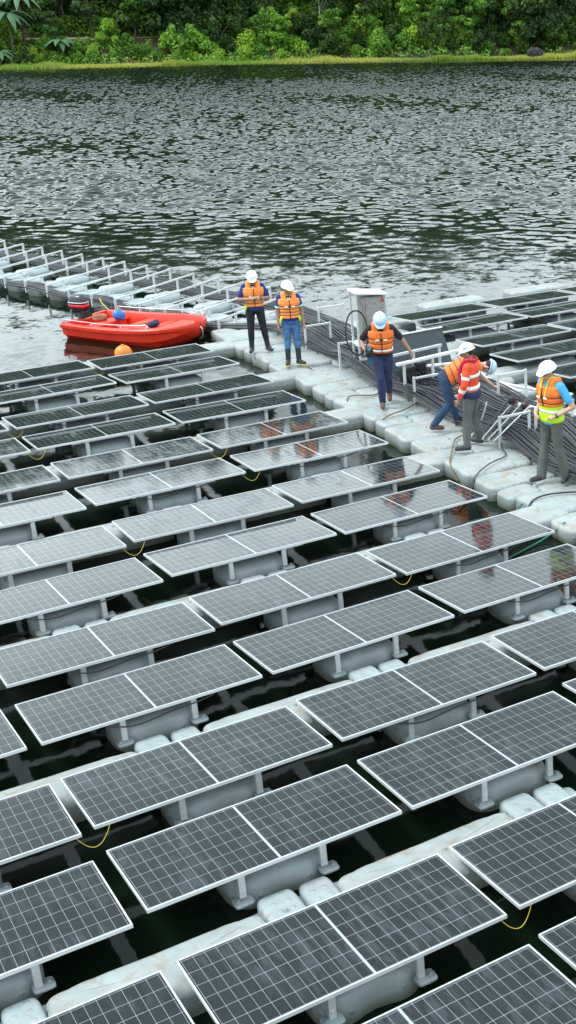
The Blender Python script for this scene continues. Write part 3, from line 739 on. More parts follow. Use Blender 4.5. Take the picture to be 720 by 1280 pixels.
# long low bench frame with black junction boxes beneath
def bench():
    a = wk(1.27, 4.55); root = empty('equipment_rack', (a.x, a.y, .22), WA+.17); root.scale = (.94, .8, 1)
    for x in (0, .72, 1.40):
        for y in ((0,) if x else (0,)):
            MB().beam((x, y, 0), (x, y, .60), .05, bev=.004).build('post', M['alu'], root)
        MB().beam((x, .75, 0), (x, .75, .60), .05, bev=.004).build('post', M['alu'], root)
    MB().box((.66, 0, .625), (1.66, .11, .05), bev=.005).build('rail', M['white'], root)
    MB().box((.66, .75, .625), (1.60, .06, .05), bev=.005).build('rail', M['alu'], root)
    for x, w_, h in ((.30, .28, .30), (.62, .20, .34)):
        b = MB().box((x, .35, .28+h/2-.12), (w_, .24, h), bev=.02)
        bo = b.build('junction_box', M['black'], root)
        for q in range(5):
            bx = x-w_/2+.04+q*.045
            cc = [(bx, .22, .30), (bx+.02*q-.04, .10, .34), (bx+.05*math.sin(q*2), .02, .18), (bx+.1*math.sin(q), -.08, .06)]
            MB().tube(cr_spline(cc, 5), .011, 6).build('lead', M['black'], bo)
    tag(root, 'low metal rack with black junction boxes and leads beside the cables', 'rack')
bench()
# white pipe bend
loose('pipe', [dk(1.9, 4.9, .62), dk(2.4, 4.4, .66), dk(2.7, 3.6, .45), dk(3.0, 3.0, .3)], .035, M['white'], 'white flexible pipe bending down right of the black junction boxes', 'pipe')
loose('pipe', [dk(2.0, 4.2, .38), dk(2.6, 4.0, .42), dk(3.2, 3.1, .32), dk(3.7, 2.2, .3)], .03, M['white'], 'pale conduit lying right of the equipment rack', 'pipe')
loose('pipe', [dk(2.7, -.9, .34), dk(2.75, .2, .34), dk(2.65, 1.2, .36), dk(2.35, 1.9, .42)], .035, M['white'], 'pale thick pipe edging the right side of the cables', 'pipe')
loose('pipe', [dk(2.7, -1.2, .34), dk(2.85, -2.2, .34), dk(2.9, -3.4, .34), dk(3.0, -4.6, .33)], .035, M['white'], 'pale thick pipe at the right edge beyond the blue polo man', 'pipe')
for k, (s_, t_) in enumerate([(3.1, 1.9), (3.3, 1.1), (3.2, .2)]):
    loose('strip', [dk(s_-.5, t_-.25, .31), dk(s_, t_, .31), dk(s_+.6, t_+.3, .31)], .018, M['white'], 'thin pale strip lying on the right deck, %s from the top' % ORD[k+1], 'strip')

# tilted dark sheet (shade board) propped by the rack
def board():
    A_ = Vector((8.98, 4.44)); B_ = Vector((10.56, 4.54)); d = (B_-A_); Ln = d.length; rz = math.atan2(d.y, d.x)
    root = empty('shade_board', (A_.x, A_.y, .30), rz)
    til = math.radians(62)
    o = MB().box((Ln/2, 0, 0), (Ln, .70, .025), bev=.003); ob = o.build('board', M['wet'], root); ob.location = (0, .18, .47); ob.rotation_euler = (til, 0, 0)
    e = MB().box((Ln/2, .365, .01), (Ln+.02, .03, .06), bev=.004).build('edge_strip', M['white'], root); e.location = (0, .18, .47); e.rotation_euler = (til, 0, 0)
    e = MB().box((Ln/2, 0, .0155), (Ln-.02, .006, .004)).build('seam', M['black'], root); e.location = (0, .18, .47); e.rotation_euler = (til, 0, 0)
    for x in (.15, Ln-.15): MB().beam((x, .45, -.05), (x, .36, .78), .04, bev=.004).build('prop', M['alu'], root)
    tag(root, 'dark slate coloured board with white top edge tilted toward the camera', 'board')
board()

# yellow tape / pole tools bundle held up by the walkway
def poles():
    a = wk(1.25, .55); root = empty('pole_bundle', (a.x, a.y, .40), 0)
    fwd = Vector((WD.x*.55+WS.x*.83, WD.y*.55+WS.y*.83, 0)).normalized(); si = Vector((-fwd.y, fwd.x, 0))
    for k in range(6):
        o = si*((k-2.5)*.055); z = .02*(k % 2)
        m_ = M['black'] if k % 2 else M['steel']
        MB().tube([o-fwd*.55+Vector((0, 0, z+.05)), o*1.6+fwd*.75+Vector((0, 0, z+.30))], .014, 8).build('pole', m_, root)
    for k, p in enumerate((fwd*.74+si*.13+Vector((0, 0, .36)), fwd*.70-si*.13+Vector((0, 0, .30)))):
        h = MB().tube([p-si*.04, p+si*.04], .075, 14).ball(p+fwd*.02, (.07, .07, .07)); smooth_angle(h.build('clamp_head', M['black'], root))
        MB().tube([p-si*.055, p-si*.042], .035, 10).build('knob', mat('red_knob', (.6, .03, .06), .4), root)
    MB().tube([fwd*.75+Vector((0, 0, .38)), fwd*.45+si*.3+Vector((0, 0, .50))], .010, 6).build('lever', M['black'], root)
    tag(root, 'bundle of black and chrome poles with round clamps resting on the cables', 'pole bundle')
poles()
def cable_clamp(s_, t_, lb):
    a = wk(s_, t_); root = empty('cable_roller', (a.x, a.y, .24), WA)
    MB().beam((0, -.35, .05), (.5, .15, .42), .025, bev=.003).build('arm', M['black'], root)
    MB().beam((.1, -.38, .05), (.6, .12, .40), .025, bev=.003).build('arm', M['steel'], root)
    MB().tube([(-.05, -.42, .05), (.18, -.30, .05)], .03, 10).build('roller', M['steel'], root)
    tag(root, lb, 'tool')
cable_clamp(.98, 1.55, 'black and chrome lever tool lying at the bending worker feet')

# ------------------------------------------------------------------ buoys
def buoy(u, v, r, m, label, neck):
    root = empty('buoy', (u, v, 0)); b = MB().ball((0, 0, r*.62), (r, r, r*1.02), 28, 18)
    o = b.build('buoy_body', m, root, True)
    MB().tube([(0, 0, r*1.60), (0, 0, r*1.72)], r*.16, 10).build('eyelet', neck, root)
    tag(root, label, 'buoy')
buoy(5.80, 10.62, .19, M['orange_buoy'], 'round orange buoy floating between the red boat and the panels', M['orange_buoy'])
P = wk(3.35, 7.9)
root = empty('marker_ball', (11.55, 9.75, .12)); MB().tube([(0, 0, 0), (0, 0, .42)], .03, 10).build('stem', M['hose'], root); MB().ball((0, 0, .55), .15, 20, 14).build('ball', M['white'], root, True)
tag(root, 'white ball on a short brown stem right of the steel cabinet', 'marker')

# ------------------------------------------------------------------ red boat
def red_boat():
    stern = TT(7.25, 15.75); bow = TT(8.82, 12.60); d = bow-stern; Ln = d.length; rz = math.atan2(d.y, d.x)
    root = empty('motor_boat', (stern.x, stern.y, -.02), rz)
    hullm = mat('red_boat_plastic', (.72, .035, .012), .36, noise=.14, scale=5, bump=.15, bscale=20)
    inm = mat('red_boat_inside', (.74, .06, .022), .45, noise=.18, scale=6)
    nst = 34
    def wdt(t):
        s = .78+.10*math.sin(min(t, .5)*PI)
        if t > .55: s *= max(0.0, 1-((t-.55)/.45)**2.7)**.52
        return max(s, .012)
    def gun(t): return .40+.12*max(0, t-.35)**1.5/.65**1.5
    def keel(t): return -.12+.42*max(0, (t-.72)/.28)**2.2
    vs = []; fs = []; sec = []
    for i in range(nst+1):
        t = i/nst; x = Ln*t*(1); W = wdt(t); G = gun(t); K = keel(t); Wi = max(W-.13, .004)
        xx = x
        flo = max(.10, K+.12)
        prof = [(0, K), (W*.42, K+.03), (W*.78, K+.13), (W*.86, K+(G-K)*.42), (W*.93, K+(G-K)*.46), (W*.95, G-.13), (W+.015, G-.10), (W+.02, G-.03), (W-.01, G), (Wi+.03, G), (Wi, G-.03), (Wi*.95, (G+flo)/2), (Wi*.90, flo+.03), (Wi*.8, flo), (0, flo)]
        sec.append([(xx, y, z) for y, z in prof]+[(xx, -y, z) for y, z in prof[1:-1]][::-1])
    n = len(sec[0])
    # split: outer strip indices (0..8) both sides, inner strip
    m_ = len(prof)
    order = list(range(m_))+list(range(m_, n))
    for s_ in sec: vs += s_
    for i in range(nst):
        for k in range(n):
            k2 = (k+1) % n
            fs.append((i*n+k, (i+1)*n+k, (i+1)*n+k2, i*n+k2))
    # transom and bow caps
    b = MB().add(vs, fs)
    o = b.build('hull', hullm, root); smooth_angle(o, 35)
    # transom wall
    tr = MB(); W = wdt(0); tr.loft([((-.005+.0*j, 0, 0), (0, 1, 0), (0, 0, 1), .01, .01) for j in range(2)], 4)
    tr = MB(); Wt = W+.0; tr.add([(0.0, -Wt*.95, .40), (0, -Wt*.86, .12), (0, -Wt*.42, -.09), (0, 0, -.12), (0, Wt*.42, -.09), (0, Wt*.86, .12), (0, Wt*.95, .40), (0, .3, .40), (0, .24, .34), (0, -.24, .34), (0, -.3, .40)] + [(.09, -Wt*.95, .40), (.09, -Wt*.86, .12), (.09, -Wt*.42, -.09), (.09, 0, -.12), (.09, Wt*.42, -.09), (.09, Wt*.86, .12), (.09, Wt*.95, .40), (.09, .3, .40), (.09, .24, .34), (.09, -.24, .34), (.09, -.3, .40)],
        [tuple(range(11)), tuple(range(21, 10, -1))]+[(k, k+11, (k+1) % 11+11, (k+1) % 11) for k in range(11)])
    tr.build('transom', hullm, root)
    # benches
    for t, wd, h in ((.17, .34, .29), (.42, .26, .28), (.60, .20, .28)):
        W = wdt(t)-.14
        MB().box((Ln*t, 0, h-.02), (wd, 2*W, .06), bev=.02).box((Ln*t, 0, (h+.08)/2-.03), (wd*.8, 2*W*.92, h-.12), bev=.015).build('bench', inm, root)
    MB().box((Ln*.51, -.12, .20), (Ln*.34, .20, .20), bev=.02).build('bench', inm, root)
    MB().add([(Ln*.72, -.55, .38), (Ln*.72, .55, .38), (Ln*.86, .40, .42), (Ln*.955, 0, .44), (Ln*.86, -.40, .42), (Ln*.72, -.55, .33), (Ln*.72, .55, .33), (Ln*.86, .40, .36), (Ln*.955, 0, .38), (Ln*.86, -.40, .36)],
             [(0, 4, 3, 2, 1), (5, 6, 7, 8, 9), (0, 1, 6, 5), (1, 2, 7, 6), (2, 3, 8, 7), (3, 4, 9, 8), (4, 0, 5, 9)]).build('bow_deck', inm, root)
    # hand rails
    for sg in (-1, 1):
        pts = []
        for k in range(15):
            t = .03+.72*k/14 if sg < 0 else .10+.78*k/14
            pts.append((Ln*t, sg*(wdt(t)-.03), gun(t)+.09))
        p0 = (pts[0][0]-.02, pts[0][1], gun(.05)); p1 = (pts[-1][0]+.03, pts[-1][1], gun(.8)-.01)
        hr = MB().tube(cr_spline([p0]+pts+[p1], 3), .013, 8)
        for k in (0, 5, 10, 14):
            hr.tube([(pts[k][0], pts[k][1], gun(.5)-.05), pts[k]], .011, 6)
        hr.build('hand_rail', M['steel'], root, True)
    MB().tube([(-.03, -.62, .44), (-.06, -.62, .36), (-.03, -.62, .28)], .02, 8).build('cleat', mat('blue_cleat', (.02, .12, .4), .4), root)
    MB().tube([(Ln+.0, 0, .42), (Ln+.05, 0, .36), (Ln+.04, .01, .22), (Ln-.02, .0, .14)], .012, 6).build('bow_shackle', M['steel'], root)
    # outboard motor
    mo = MB()
    mo.loft([((-.06, 0, .52), (1, 0, 0), (0, 1, 0), .13, .11), ((-.10, 0, .60), (1, 0, 0), (0, 1, 0), .22, .15), ((-.11, 0, .72), (1, 0, 0), (0, 1, 0), .245, .165), ((-.10, 0, .83), (1, 0, 0), (0, 1, 0), .23, .155), ((-.07, 0, .90), (1, 0, 0), (0, 1, 0), .16, .11), ((-.05, 0, .915), (1, 0, 0), (0, 1, 0), .08, .06)], 28, 2.8)
    mt = mo.build('outboard_motor', mat('motor_cowl', (.022, .025, .035), .28, coat=.3), root, True)
    MB().loft([((-.10, 0, .625), (1, 0, 0), (0, 1, 0), .238, .160), ((-.105, 0, .685), (1, 0, 0), (0, 1, 0), .2475, .1685)], 28, 2.8).build('red_stripe', mat('stripe_red', (.7, .02, .02), .35), mt, True)
    MB().loft([((-.108, 0, .725), (1, 0, 0), (0, 1, 0), .2475, .168), ((-.107, 0, .745), (1, 0, 0), (0, 1, 0), .2455, .1665)], 28, 2.8).build('white_stripe', M['white'], mt, True)
    MB().loft([((-.08, 0, .54), (1, 0, 0), (0, 1, 0), .07, .06), ((-.10, 0, .1), (1, 0, 0), (0, 1, 0), .08, .045), ((-.10, 0, -.35), (1, 0, 0), (0, 1, 0), .09, .03)], 16, 2.2).build('motor_leg', M['black'], mt, True)
    MB().box((.05, 0, .46), (.12, .20, .16), bev=.015).build('clamp_bracket', M['black'], mt)
    MB().tube([(.10, 0, .58), (.35, .05, .62), (.50, .06, .63)], .022, 10).build('tiller', M['black'], mt, True)
    tag(root, 'red plastic motor boat with steel rails moored beside the cable bridge', 'boat')
    Rm = rot_z(rz)
    def at(x, y, z):
        p = Rm @ Vector((x, y, z)); return (stern.x+p.x, stern.y+p.y, z-.02)
    h = MB().ball((0, 0, 0), (.16, .135, .13), 24, 14); h.loft([((0, 0, -.03), (1, 0, 0), (0, 1, 0), .18, .15), ((0, 0, -.015), (1, 0, 0), (0, 1, 0), .165, .14)], 24, 2)
    o = h.build('blue_helmet', mat('blue_helmet', (.01, .16, .55), .3), None, True); o.location = at(.80, .28, .42); o.rotation_euler = (.3, .35, .5)
    tag(o, 'blue hard hat lying on the stern bench of the red boat', 'helmet')
    o = MB().ball((0, 0, 0), (.17, .12, .07), 14, 8).ball((.1, .03, .02), (.09, .08, .07)).remesh('cloth_bag', mat('navy_cloth', (.012, .02, .07), .8), None, .015)
    o.location = at(2.0, .02, .36); o.rotation_euler = (0, 0, .4); tag(o, 'dark blue cloth bundle on the middle bench of the red boat', 'cloth')
    o = MB().box((0, 0, 0), (.30, .18, .14), bev=.03).build('fuel_box', mat('tan_box', (.36, .2, .11), .7, noise=.4), None); o.location = at(.38, .10, .38); o.rotation_euler = (0, .1, .3)
    tag(o, 'tan box beside the black outboard motor in the red boat', 'box')
    loose('rope', [at(.7, .45, .55), at(.2, .75, .35), at(-.3, 1.0, .45), at(-.7, 1.35, .5)], .011, M['yellow'], 'yellow mooring rope from the red boat stern to the bridge', 'rope')
red_boat()
# ------------------------------------------------------------------ people
SKIN = mat('skin_tan', (.36, .19, .12), .5, noise=.12, scale=10)
SKIN2 = mat('skin_fair', (.55, .32, .24), .5, noise=.12, scale=10)
HAIR = mat('hair', (.015, .012, .01), .6)
ORG = mat('vest_orange', (.95, .20, .025), .6, noise=.18, scale=9, bump=.3, bscale=25)
ORG2 = mat('vest_orange_light', (1.0, .30, .06), .6, noise=.15, scale=9, bump=.3, bscale=25)
ORGR = mat('jacket_red_orange', (.88, .075, .02), .6, noise=.2, scale=9, bump=.35, bscale=20)
STRAP = mat('vest_strap', (.02, .015, .02), .6)
REFL = mat('reflective_tape', (.80, .86, .86), .3)
NAVY = mat('navy_cotton', (.018, .030, .085), .85, noise=.3, scale=12, bump=.4, bscale=18)
ROYAL = mat('royal_blue_cotton', (.012, .03, .22), .85, noise=.25, scale=12, bump=.4, bscale=18)
BLACKC = mat('black_cotton', (.012, .014, .020), .85, noise=.3, scale=12, bump=.4, bscale=18)
JEANS = mat('light_jeans', (.09, .22, .42), .85, noise=.35, scale=7, bump=.4, bscale=22, col2=(.03, .10, .25))
JEANSD = mat('dark_jeans', (.018, .055, .12), .85, noise=.35, scale=7, bump=.4, bscale=22)
GREYT = mat('grey_trousers', (.115, .115, .12), .85, noise=.25, scale=8, bump=.5, bscale=14)
GREENT = mat('olive_grey_trousers', (.10, .105, .095), .85, noise=.25, scale=8, bump=.5, bscale=14)
SKYB = mat('sky_blue_polo', (.06, .38, .75), .8, noise=.12, scale=10)
LIME = mat('lime_vest', (.55, .90, .02), .55, noise=.1)
RUBBER = mat('rubber_boot', (.025, .027, .032), .45)
LEATH = mat('brown_shoe', (.10, .055, .035), .6)
BOOTD = mat('dark_shoe', (.035, .032, .035), .6)
CRIM = mat('crimson_vest', (.50, .015, .06), .6)
HELM = mat('white_helmet', (.86, .88, .90), .25, coat=.3); HELMB = mat('bluish_helmet', (.50, .70, .92), .28, coat=.3); HELMC = mat('cream_helmet', (.82, .80, .72), .3, coat=.3)
TEAL = mat('teal_stripe', (.02, .25, .22), .5); LOGO = mat('logo_blue', (.03, .30, .75), .4); SOLE = mat('yellow_sole', (.60, .42, .05), .6)

def V(*a): return Vector(a)
def person(loc, rz, label, J, o_, scale=1.0, group=None):
    """J: joints; figure faces +Y, x to its right is +X. z=0 at the soles"""
    root = empty('person', loc, rz); root.scale = (scale,)*3
    tag(root, label, 'person', group)
    g = {k: Vector(v) for k, v in J.items()}
    pel, che, nek, hed = g['pelvis'], g['chest'], g['neck'], g['head']
    shr, shl = g['sh_r'], g['sh_l']
    right = (shr-shl).normalized(); hr = (g['hip_r']-g['hip_l']).normalized()
    spn = (nek-pel).normalized(); fw = spn.cross(right)*-1; fw = (right.cross(spn))*-1
    fw = spn.cross(right).normalized(); 
    if 'flip' in o_: fw = -fw
    hfw = spn.cross(hr).normalized()
    skin = o_.get('skin', SKIN)
    # torso rings as fraction along pelvis->neck
    def torso(ex, f0, f1, n=9, wav=None, depth=0, top=1.0):
        rings = []
        for i in range(n+1):
            f = f0+(f1-f0)*i/n
            c = pel.lerp(che, min(1, f/.6)) if f < .6 else che.lerp(nek, (f-.6)/.4)
            x = hr.lerp(right, min(1, max(0, f/.6))).normalized()
            y = spn.cross(x).normalized()
            # widths: hips .17, waist .145, chest .175, shoulders .18 -> neck
            kx = [(-.15, .150), (0, .168), (.25, .145), (.45, .158), (.7, .182), (.86, .170), (.95, .115), (1.05, .06)]
            ky = [(-.15, .105), (0, .112), (.25, .098), (.45, .108), (.7, .118), (.86, .098), (.95, .075), (1.05, .055)]
            def itp(tab):
                for (a, va), (b, vb) in zip(tab[:-1], tab[1:]):
                    if f <= b: return va+(vb-va)*max(0, (f-a)/(b-a))
                return tab[-1][1]
            wv = wav(f) if wav else 0
            rings.append((c, x, y, itp(kx)+ex+wv, itp(ky)+ex+wv+depth))
        return rings
    # --- body: one continuous surface
    b = MB(); b.loft(torso(0, -.1, 1.0), 20, 2.2)
    b.limb(che.lerp(nek, .7), .07, nek+(hed-nek)*.45, .056)
    hd = (hed-nek).normalized(); hf = Vector(o_.get('look', (0, 1, 0))).normalized(); hx = hf.cross(hd).normalized(); hf = hd.cross(hx).normalized(); hx = hf.cross(hd).normalized()
    HM = Matrix((hx, hf, hd)).transposed()
    b.ball(hed+hd*.02, (.076, .095, .108), 16, 12, HM); b.ball(hed-hd*.055+hf*.025, (.055, .065, .055), 12, 8, HM)
    b.ball(hed+hf*.098-hd*.005, (.014, .022, .026), 10, 8, HM); b.ball(hed+hf*.088+hd*.035, (.055, .018, .014), 10, 6, HM)
    for s_ in (-1, 1): b.ball(hed+hx*.077*s_+hd*.005, (.014, .024, .034), 10, 8, HM)
    b.ball(hed+hf*.088-hd*.05, (.028, .016, .009), 10, 6, HM)
    for sd, sg in (('r', 1), ('l', -1)):
        sh, el, wr = g['sh_'+sd], g['el_'+sd], g['wr_'+sd]
        b.limb(sh, .058, el, .043); b.limb(el, .042, wr, .028)
        hip, kn, an = g['hip_'+sd], g['kn_'+sd], g['an_'+sd]
        b.limb(hip, .088, kn, .058); b.limb(kn, .056, an, .040)
        toe = g['toe_'+sd]; b.limb(an+V(0, 0, -.03), .042, toe+V(0, 0, .01), .034)
        # hand: palm, four unequal curled fingers, thumb off the side
        d = (Vector(g.get('hd_'+sd, wr+(wr-el).normalized()*.1))-wr).normalized()
        pn = Vector(o_.get('palm_'+sd, (-sg, 0, 0))); pn = (pn-d*pn.dot(d)).normalized(); sx = d.cross(pn)
        pc = wr+d*.055
        b.ball(pc, (.040, .018, .052), 12, 8, Matrix((sx, pn, d)).transposed())
        curl = o_.get('curl_'+sd, .5)
        for k, (off, ln) in enumerate(((-.028, .062), (-.010, .072), (.010, .068), (.027, .054))):
            p0 = pc+d*.035+sx*off; a1 = curl*.6; a2 = curl*1.5
            p1 = p0+(d*math.cos(a1)+pn*math.sin(a1))*ln*.5; p2 = p1+(d*math.cos(a2)+pn*math.sin(a2))*ln*.5
            b.limb(p0, .0095, p1, .0088, 8); b.limb(p1, .0088, p2, .0075, 8)
        ts = 1 if (sx.dot(Vector(o_.get('thumb', (0, 1, 0))))) > 0 else -1
        p0 = pc-d*.015+sx*ts*.028; p1 = p0+(sx*ts*.75+d*.5+pn*.35).normalized()*.034; p2 = p1+(d*.85+pn*.45+sx*ts*.2).normalized()*.028
        b.limb(p0, .012, p1, .0105, 8); b.limb(p1, .0105, p2, .0085, 8)
    body = b.remesh('body', skin, root, .0085, 2, .4)
    for s_ in (-1, 1):
        MB().ball(hed+hf*.088+hx*.030*s_+hd*.018, (.011, .008, .006), 8, 6, HM).build('eye', M['black'], body, True)
    # hair
    MB().ball(hed-hf*.018+hd*.035, (.083, .092, .095), 16, 10, HM).build('hair', HAIR, root, True)
    if o_.get('glasses'):
        q = MB()
        for s_ in (-1, 1): q.ball(hed+hf*.099+hx*.032*s_+hd*.018, (.026, .006, .017), 12, 8, HM); q.tube([hed+hf*.09+hx*.055*s_+hd*.02, hed+hx*.083*s_+hd*.02], .004, 6)
        q.build('glasses', M['black'], root, True)
    # helmet
    hm = o_.get('helmet', HELM); hc = hed+hd*.062-hf*.003
    q = MB(); rr_ = []
    for i in range(8):
        a = PI/2*i/7.3; rr_.append((hc+hd*(.118*math.sin(a)), hx, hf, .112*math.cos(a)**.75+.001, .135*math.cos(a)**.75+.001))
    q.loft(rr_, 28, 2.1)
    q.loft([(hc-hd*.012+hf*.0, hx, hf, .118, .142), (hc+hd*.004, hx, hf, .120, .146), (hc+hd*.012, hx, hf, .112, .135)], 28, 2.1)
    q.loft([(hc-hd*.020+hf*.145, hx, hd, .075, .006), (hc-hd*.026+hf*.178, hx, hd, .045, .005)], 16, 2.2)
    q.loft([(hc-hd*.004+hf*.095, hx, hd, .095, .008), (hc-hd*.016+hf*.15, hx, hd, .078, .006)], 16, 2.4)
    q.tube([hc+hf*.12+hd*.045, hc+hf*.07+hd*.098, hc+hd*.121, hc-hf*.07+hd*.098, hc-hf*.12+hd*.045], .012, 8)
    he = q.build('helmet', hm, root); smooth_angle(he, 45)
    if o_.get('helmband'):
        MB().loft([(hc+hd*.008, hx, hf, .1135, .137), (hc+hd*.022, hx, hf, .1125, .1355)], 28, 2.1).build('helmet_band', o_['helmband'], he, True)
    if o_.get('logo') == 'letters':
        # two blue capital shapes on the side of the helmet
        sx_ = o_.get('logo_side', -1)
        for k, seg in enumerate(([((-.022, 0), (-.022, .03)), ((-.022, .03), (-.006, .028)), ((-.006, .028), (-.008, .014)), ((-.008, .014), (-.022, .014))], [((.004, 0), (.004, .03)), ((.004, .03), (.022, 0)), ((.022, 0), (.022, .03))])):
            t_ = MB()
            for (a0, a1) in seg:
                P = []
                for (px_, pz_) in (a0, a1):
                    rx = .112*math.sqrt(max(0, 1-((pz_+.035)/.125)**2)); ang_ = (px_*1.3)/.12
                    P.append(hc+hd*(pz_+.035)+hx*sx_*math.cos(ang_)*(rx+.003)+hf*math.sin(ang_)*(rx+.016))
                t_.tube(P, .005, 6)
            t_.build('helmet_letter', LOGO, he)
    if o_.get('logo') == 'dot':
        MB().ball(hc+hd*.055+hf*.118, (.015, .006, .015), 10, 8, HM).build('helmet_badge', LOGO, he)
    if o_.get('chin'):
        MB().tube([hed+hx*.088+hd*.05, hed+hx*.075-hd*.03+hf*.02, hed-hd*.115+hf*.045, hed-hx*.075-hd*.03+hf*.02, hed-hx*.088+hd*.05], .009, 6).build('chin_strap', STRAP, he, True)
    # trousers
    tm = o_['trousers']; fl = o_.get('flare', .006); q = MB(); q.loft(torso(.014, -.12, .16, 3), 20, 2.2)
    for sd in 'rl':
        hip, kn, an = g['hip_'+sd], g['kn_'+sd], g['an_'+sd]
        end = an.lerp(kn, o_.get('tucked', .02))
        q.limb(hip+V(0, 0, .02), .103, hip.lerp(kn, .5), .088); q.limb(hip.lerp(kn, .5), .088, kn, .070); q.limb(kn, .070, kn.lerp(end, .5), .068+fl*.6); q.limb(kn.lerp(end, .5), .068+fl*.6, end, .054+fl)
    q.remesh('trousers', tm, root, .014, 2)
    # boots / shoes
    for sd in 'rl':
        an, toe, kn = g['an_'+sd], g['toe_'+sd], g['kn_'+sd]; q = MB(); up = o_.get('boot', 0.0)
        fd = (toe-an); fd.z = 0; fd = fd.normalized(); bx = Vector((-fd.y, fd.x, 0))
        q.limb(an-fd*.03+V(0, 0, -.035), .048, an+fd*.06+V(0, 0, -.035), .050); q.limb(an+fd*.06+V(0, 0, -.04), .048, toe+V(0, 0, .012), .040); q.limb(an+V(0, 0, -.01), .050, an+V(0, 0, .03), .05)
        if up: q.limb(an, .054, an.lerp(kn, up), .062)
        bt = q.remesh('boot' if up else 'shoe', o_['shoe'], root, .012, 2)
        z0 = min(an.z-.085, toe.z-.03)
        for v in bt.data.vertices:
            if v.co.z < z0+.012: v.co.z = z0+.012
        if o_.get('sole'):
            MB().box(((an+toe)/2+V(0, 0, 0)).xy.to_3d()+V(0, 0, z0+.006), (.085, (toe-an).xy.length+.13, .02), Matrix((bx*-1, fd, V(0, 0, 1))).transposed(), .006).build('sole', o_['sole'], bt)
    # shirt
    sm_ = o_['shirt']; q = MB(); q.loft(torso(.018, -.05 if not o_.get('longshirt') else -.18, .97), 20, 2.2)
    sl = o_.get('sleeve', .62)
    for sd in 'rl':
        sh, el, wr = g['sh_'+sd], g['el_'+sd], g['wr_'+sd]
        q.limb(che.lerp(nek, .55), .085, sh, .072)
        if sl <= 1: q.limb(sh, .074, sh.lerp(el, sl), .062)
        else: q.limb(sh, .074, el, .058); q.limb(el, .058, el.lerp(wr, sl-1), .046)
    st = q.remesh('shirt', sm_, root, .013, 2)
    if o_.get('armband'):
        for sd in 'rl':
            sh, el = g['sh_'+sd], g['el_'+sd]; d = (el-sh).normalized(); p = sh.lerp(el, sl)
            MB().tube([p-d*.012, p+d*.020], .066, 16).build('sleeve_trim', o_['armband'], st)
    if o_.get('sleevetape'):
        for sd in 'rl':
            sh, el, wr = g['sh_'+sd], g['el_'+sd], g['wr_'+sd]
            d = (wr-el).normalized(); p = el.lerp(wr, .35); MB().tube([p-d*.03, p+d*.03], [.060, .057], 16).build('reflective_band', REFL, st)
            d = (el-sh).normalized(); p = sh.lerp(el, .62); MB().tube([p-d*.025, p+d*.025], [.069, .066], 16).build('reflective_band', REFL, st)
    if o_.get('watch'):
        sd = o_['watch']; el, wr = g['el_'+sd], g['wr_'+sd]; d = (wr-el).normalized(); p = wr-d*.02
        MB().tube([p-d*.014, p+d*.014], .035, 14).build('wrist_watch', o_.get('watchmat', M['black']), root)
    # life vest
    vt = o_.get('vest')
    if vt:
        lo, hi = o_.get('vrange', (.10, .86))
        seams = o_.get('seams', (.24, .38, .52))
        def wav(f):
            e = .0
            for s_ in seams+(lo,): e = max(e, math.exp(-((f-s_)/.022)**2))
            return -.018*e
        q = MB(); q.loft(torso(.048, lo, hi, 30, wav, .012), 32, 2.6)
        for sd in 'rl':
            sg = 1 if sd == 'r' else -1
            base = che.lerp(nek, .80)+right*sg*.098
            q.limb(che.lerp(nek, .2)+right*sg*.095+fw*.10, .060, base+fw*.05+spn*.045, .056)
            q.limb(base+fw*.05+spn*.045, .056, base-fw*.06+spn*.04, .056); q.limb(base-fw*.06+spn*.04, .056, che.lerp(nek, .2)+right*sg*.10-fw*.10, .06)
        ve = q.remesh('life_vest', vt, root, .012, 1, .4)
        # front opening (dark seam) and straps in the seams
        fr = [r for r in torso(.050, lo+.01, .84, 10, wav, .014)]
        MB().tube([c+y*(bb+.004) for (c, x, y, a, bb) in fr], .008, 6).build('zip', STRAP, ve, True)
        for s_ in seams:
            rg = torso(.040, s_-.012, s_+.012, 1, None, .012); MB().loft(rg, 32, 2.6).build('strap', STRAP, ve, True)
        if o_.get('buckles', True):
            c, x, y, a, bb = torso(.052, seams[-1], seams[-1]+.02, 1, None, .016)[0]
            for s_ in (-1, 1): MB().box(c+y*bb+x*s_*.07, (.075, .012, .026), Matrix((x, y, spn)).transposed(), .004).build('reflective_patch', REFL, ve)
            MB().box(c+y*(bb+.004), (.045, .016, .03), Matrix((x, y, spn)).transposed(), .004).build('buckle', STRAP, ve)
        if o_.get('tape'):
            for f in o_['tape']:
                MB().loft(torso(.050, f-.025, f+.025, 1, None, .014), 32, 2.6).build('reflective_band', REFL, ve, True)
        for k, sg in enumerate((-1, 1)):      # shoulder piping
            if o_.get('pipe'):
                base = che.lerp(nek, .80)+right*sg*.06
                MB().tube(cr_spline([che.lerp(nek, -.1)+right*sg*.045+fw*.175, che.lerp(nek, .5)+right*sg*.06+fw*.155, base+fw*.07+spn*.085, base-fw*.06+spn*.08], 5), .010, 6).build('piping', o_['pipe'], ve, True)
    if o_.get('lower_vest'):
        lv = o_.get('lv', (-.10, .50)); MB().loft(torso(.036, lv[0], lv[1], 8, None, .004), 28, 2.4).build('hi_vis_vest' if lv[1] > .2 else 'navy_hem', o_['lower_vest'], root, True)
        if lv[1] > .2: MB().loft(torso(.039, .16, .24, 1, None, .004), 28, 2.4).build('reflective_band', REFL, root, True)
    if o_.get('collar'):
        q = MB()
        for sg in (-1, 1):
            q.limb(nek+fw*.03+right*sg*.03+spn*.02, .022, che.lerp(nek, .35)+fw*.15+right*sg*.012, .012)
        q.build('collar', o_['collar'], root, True)
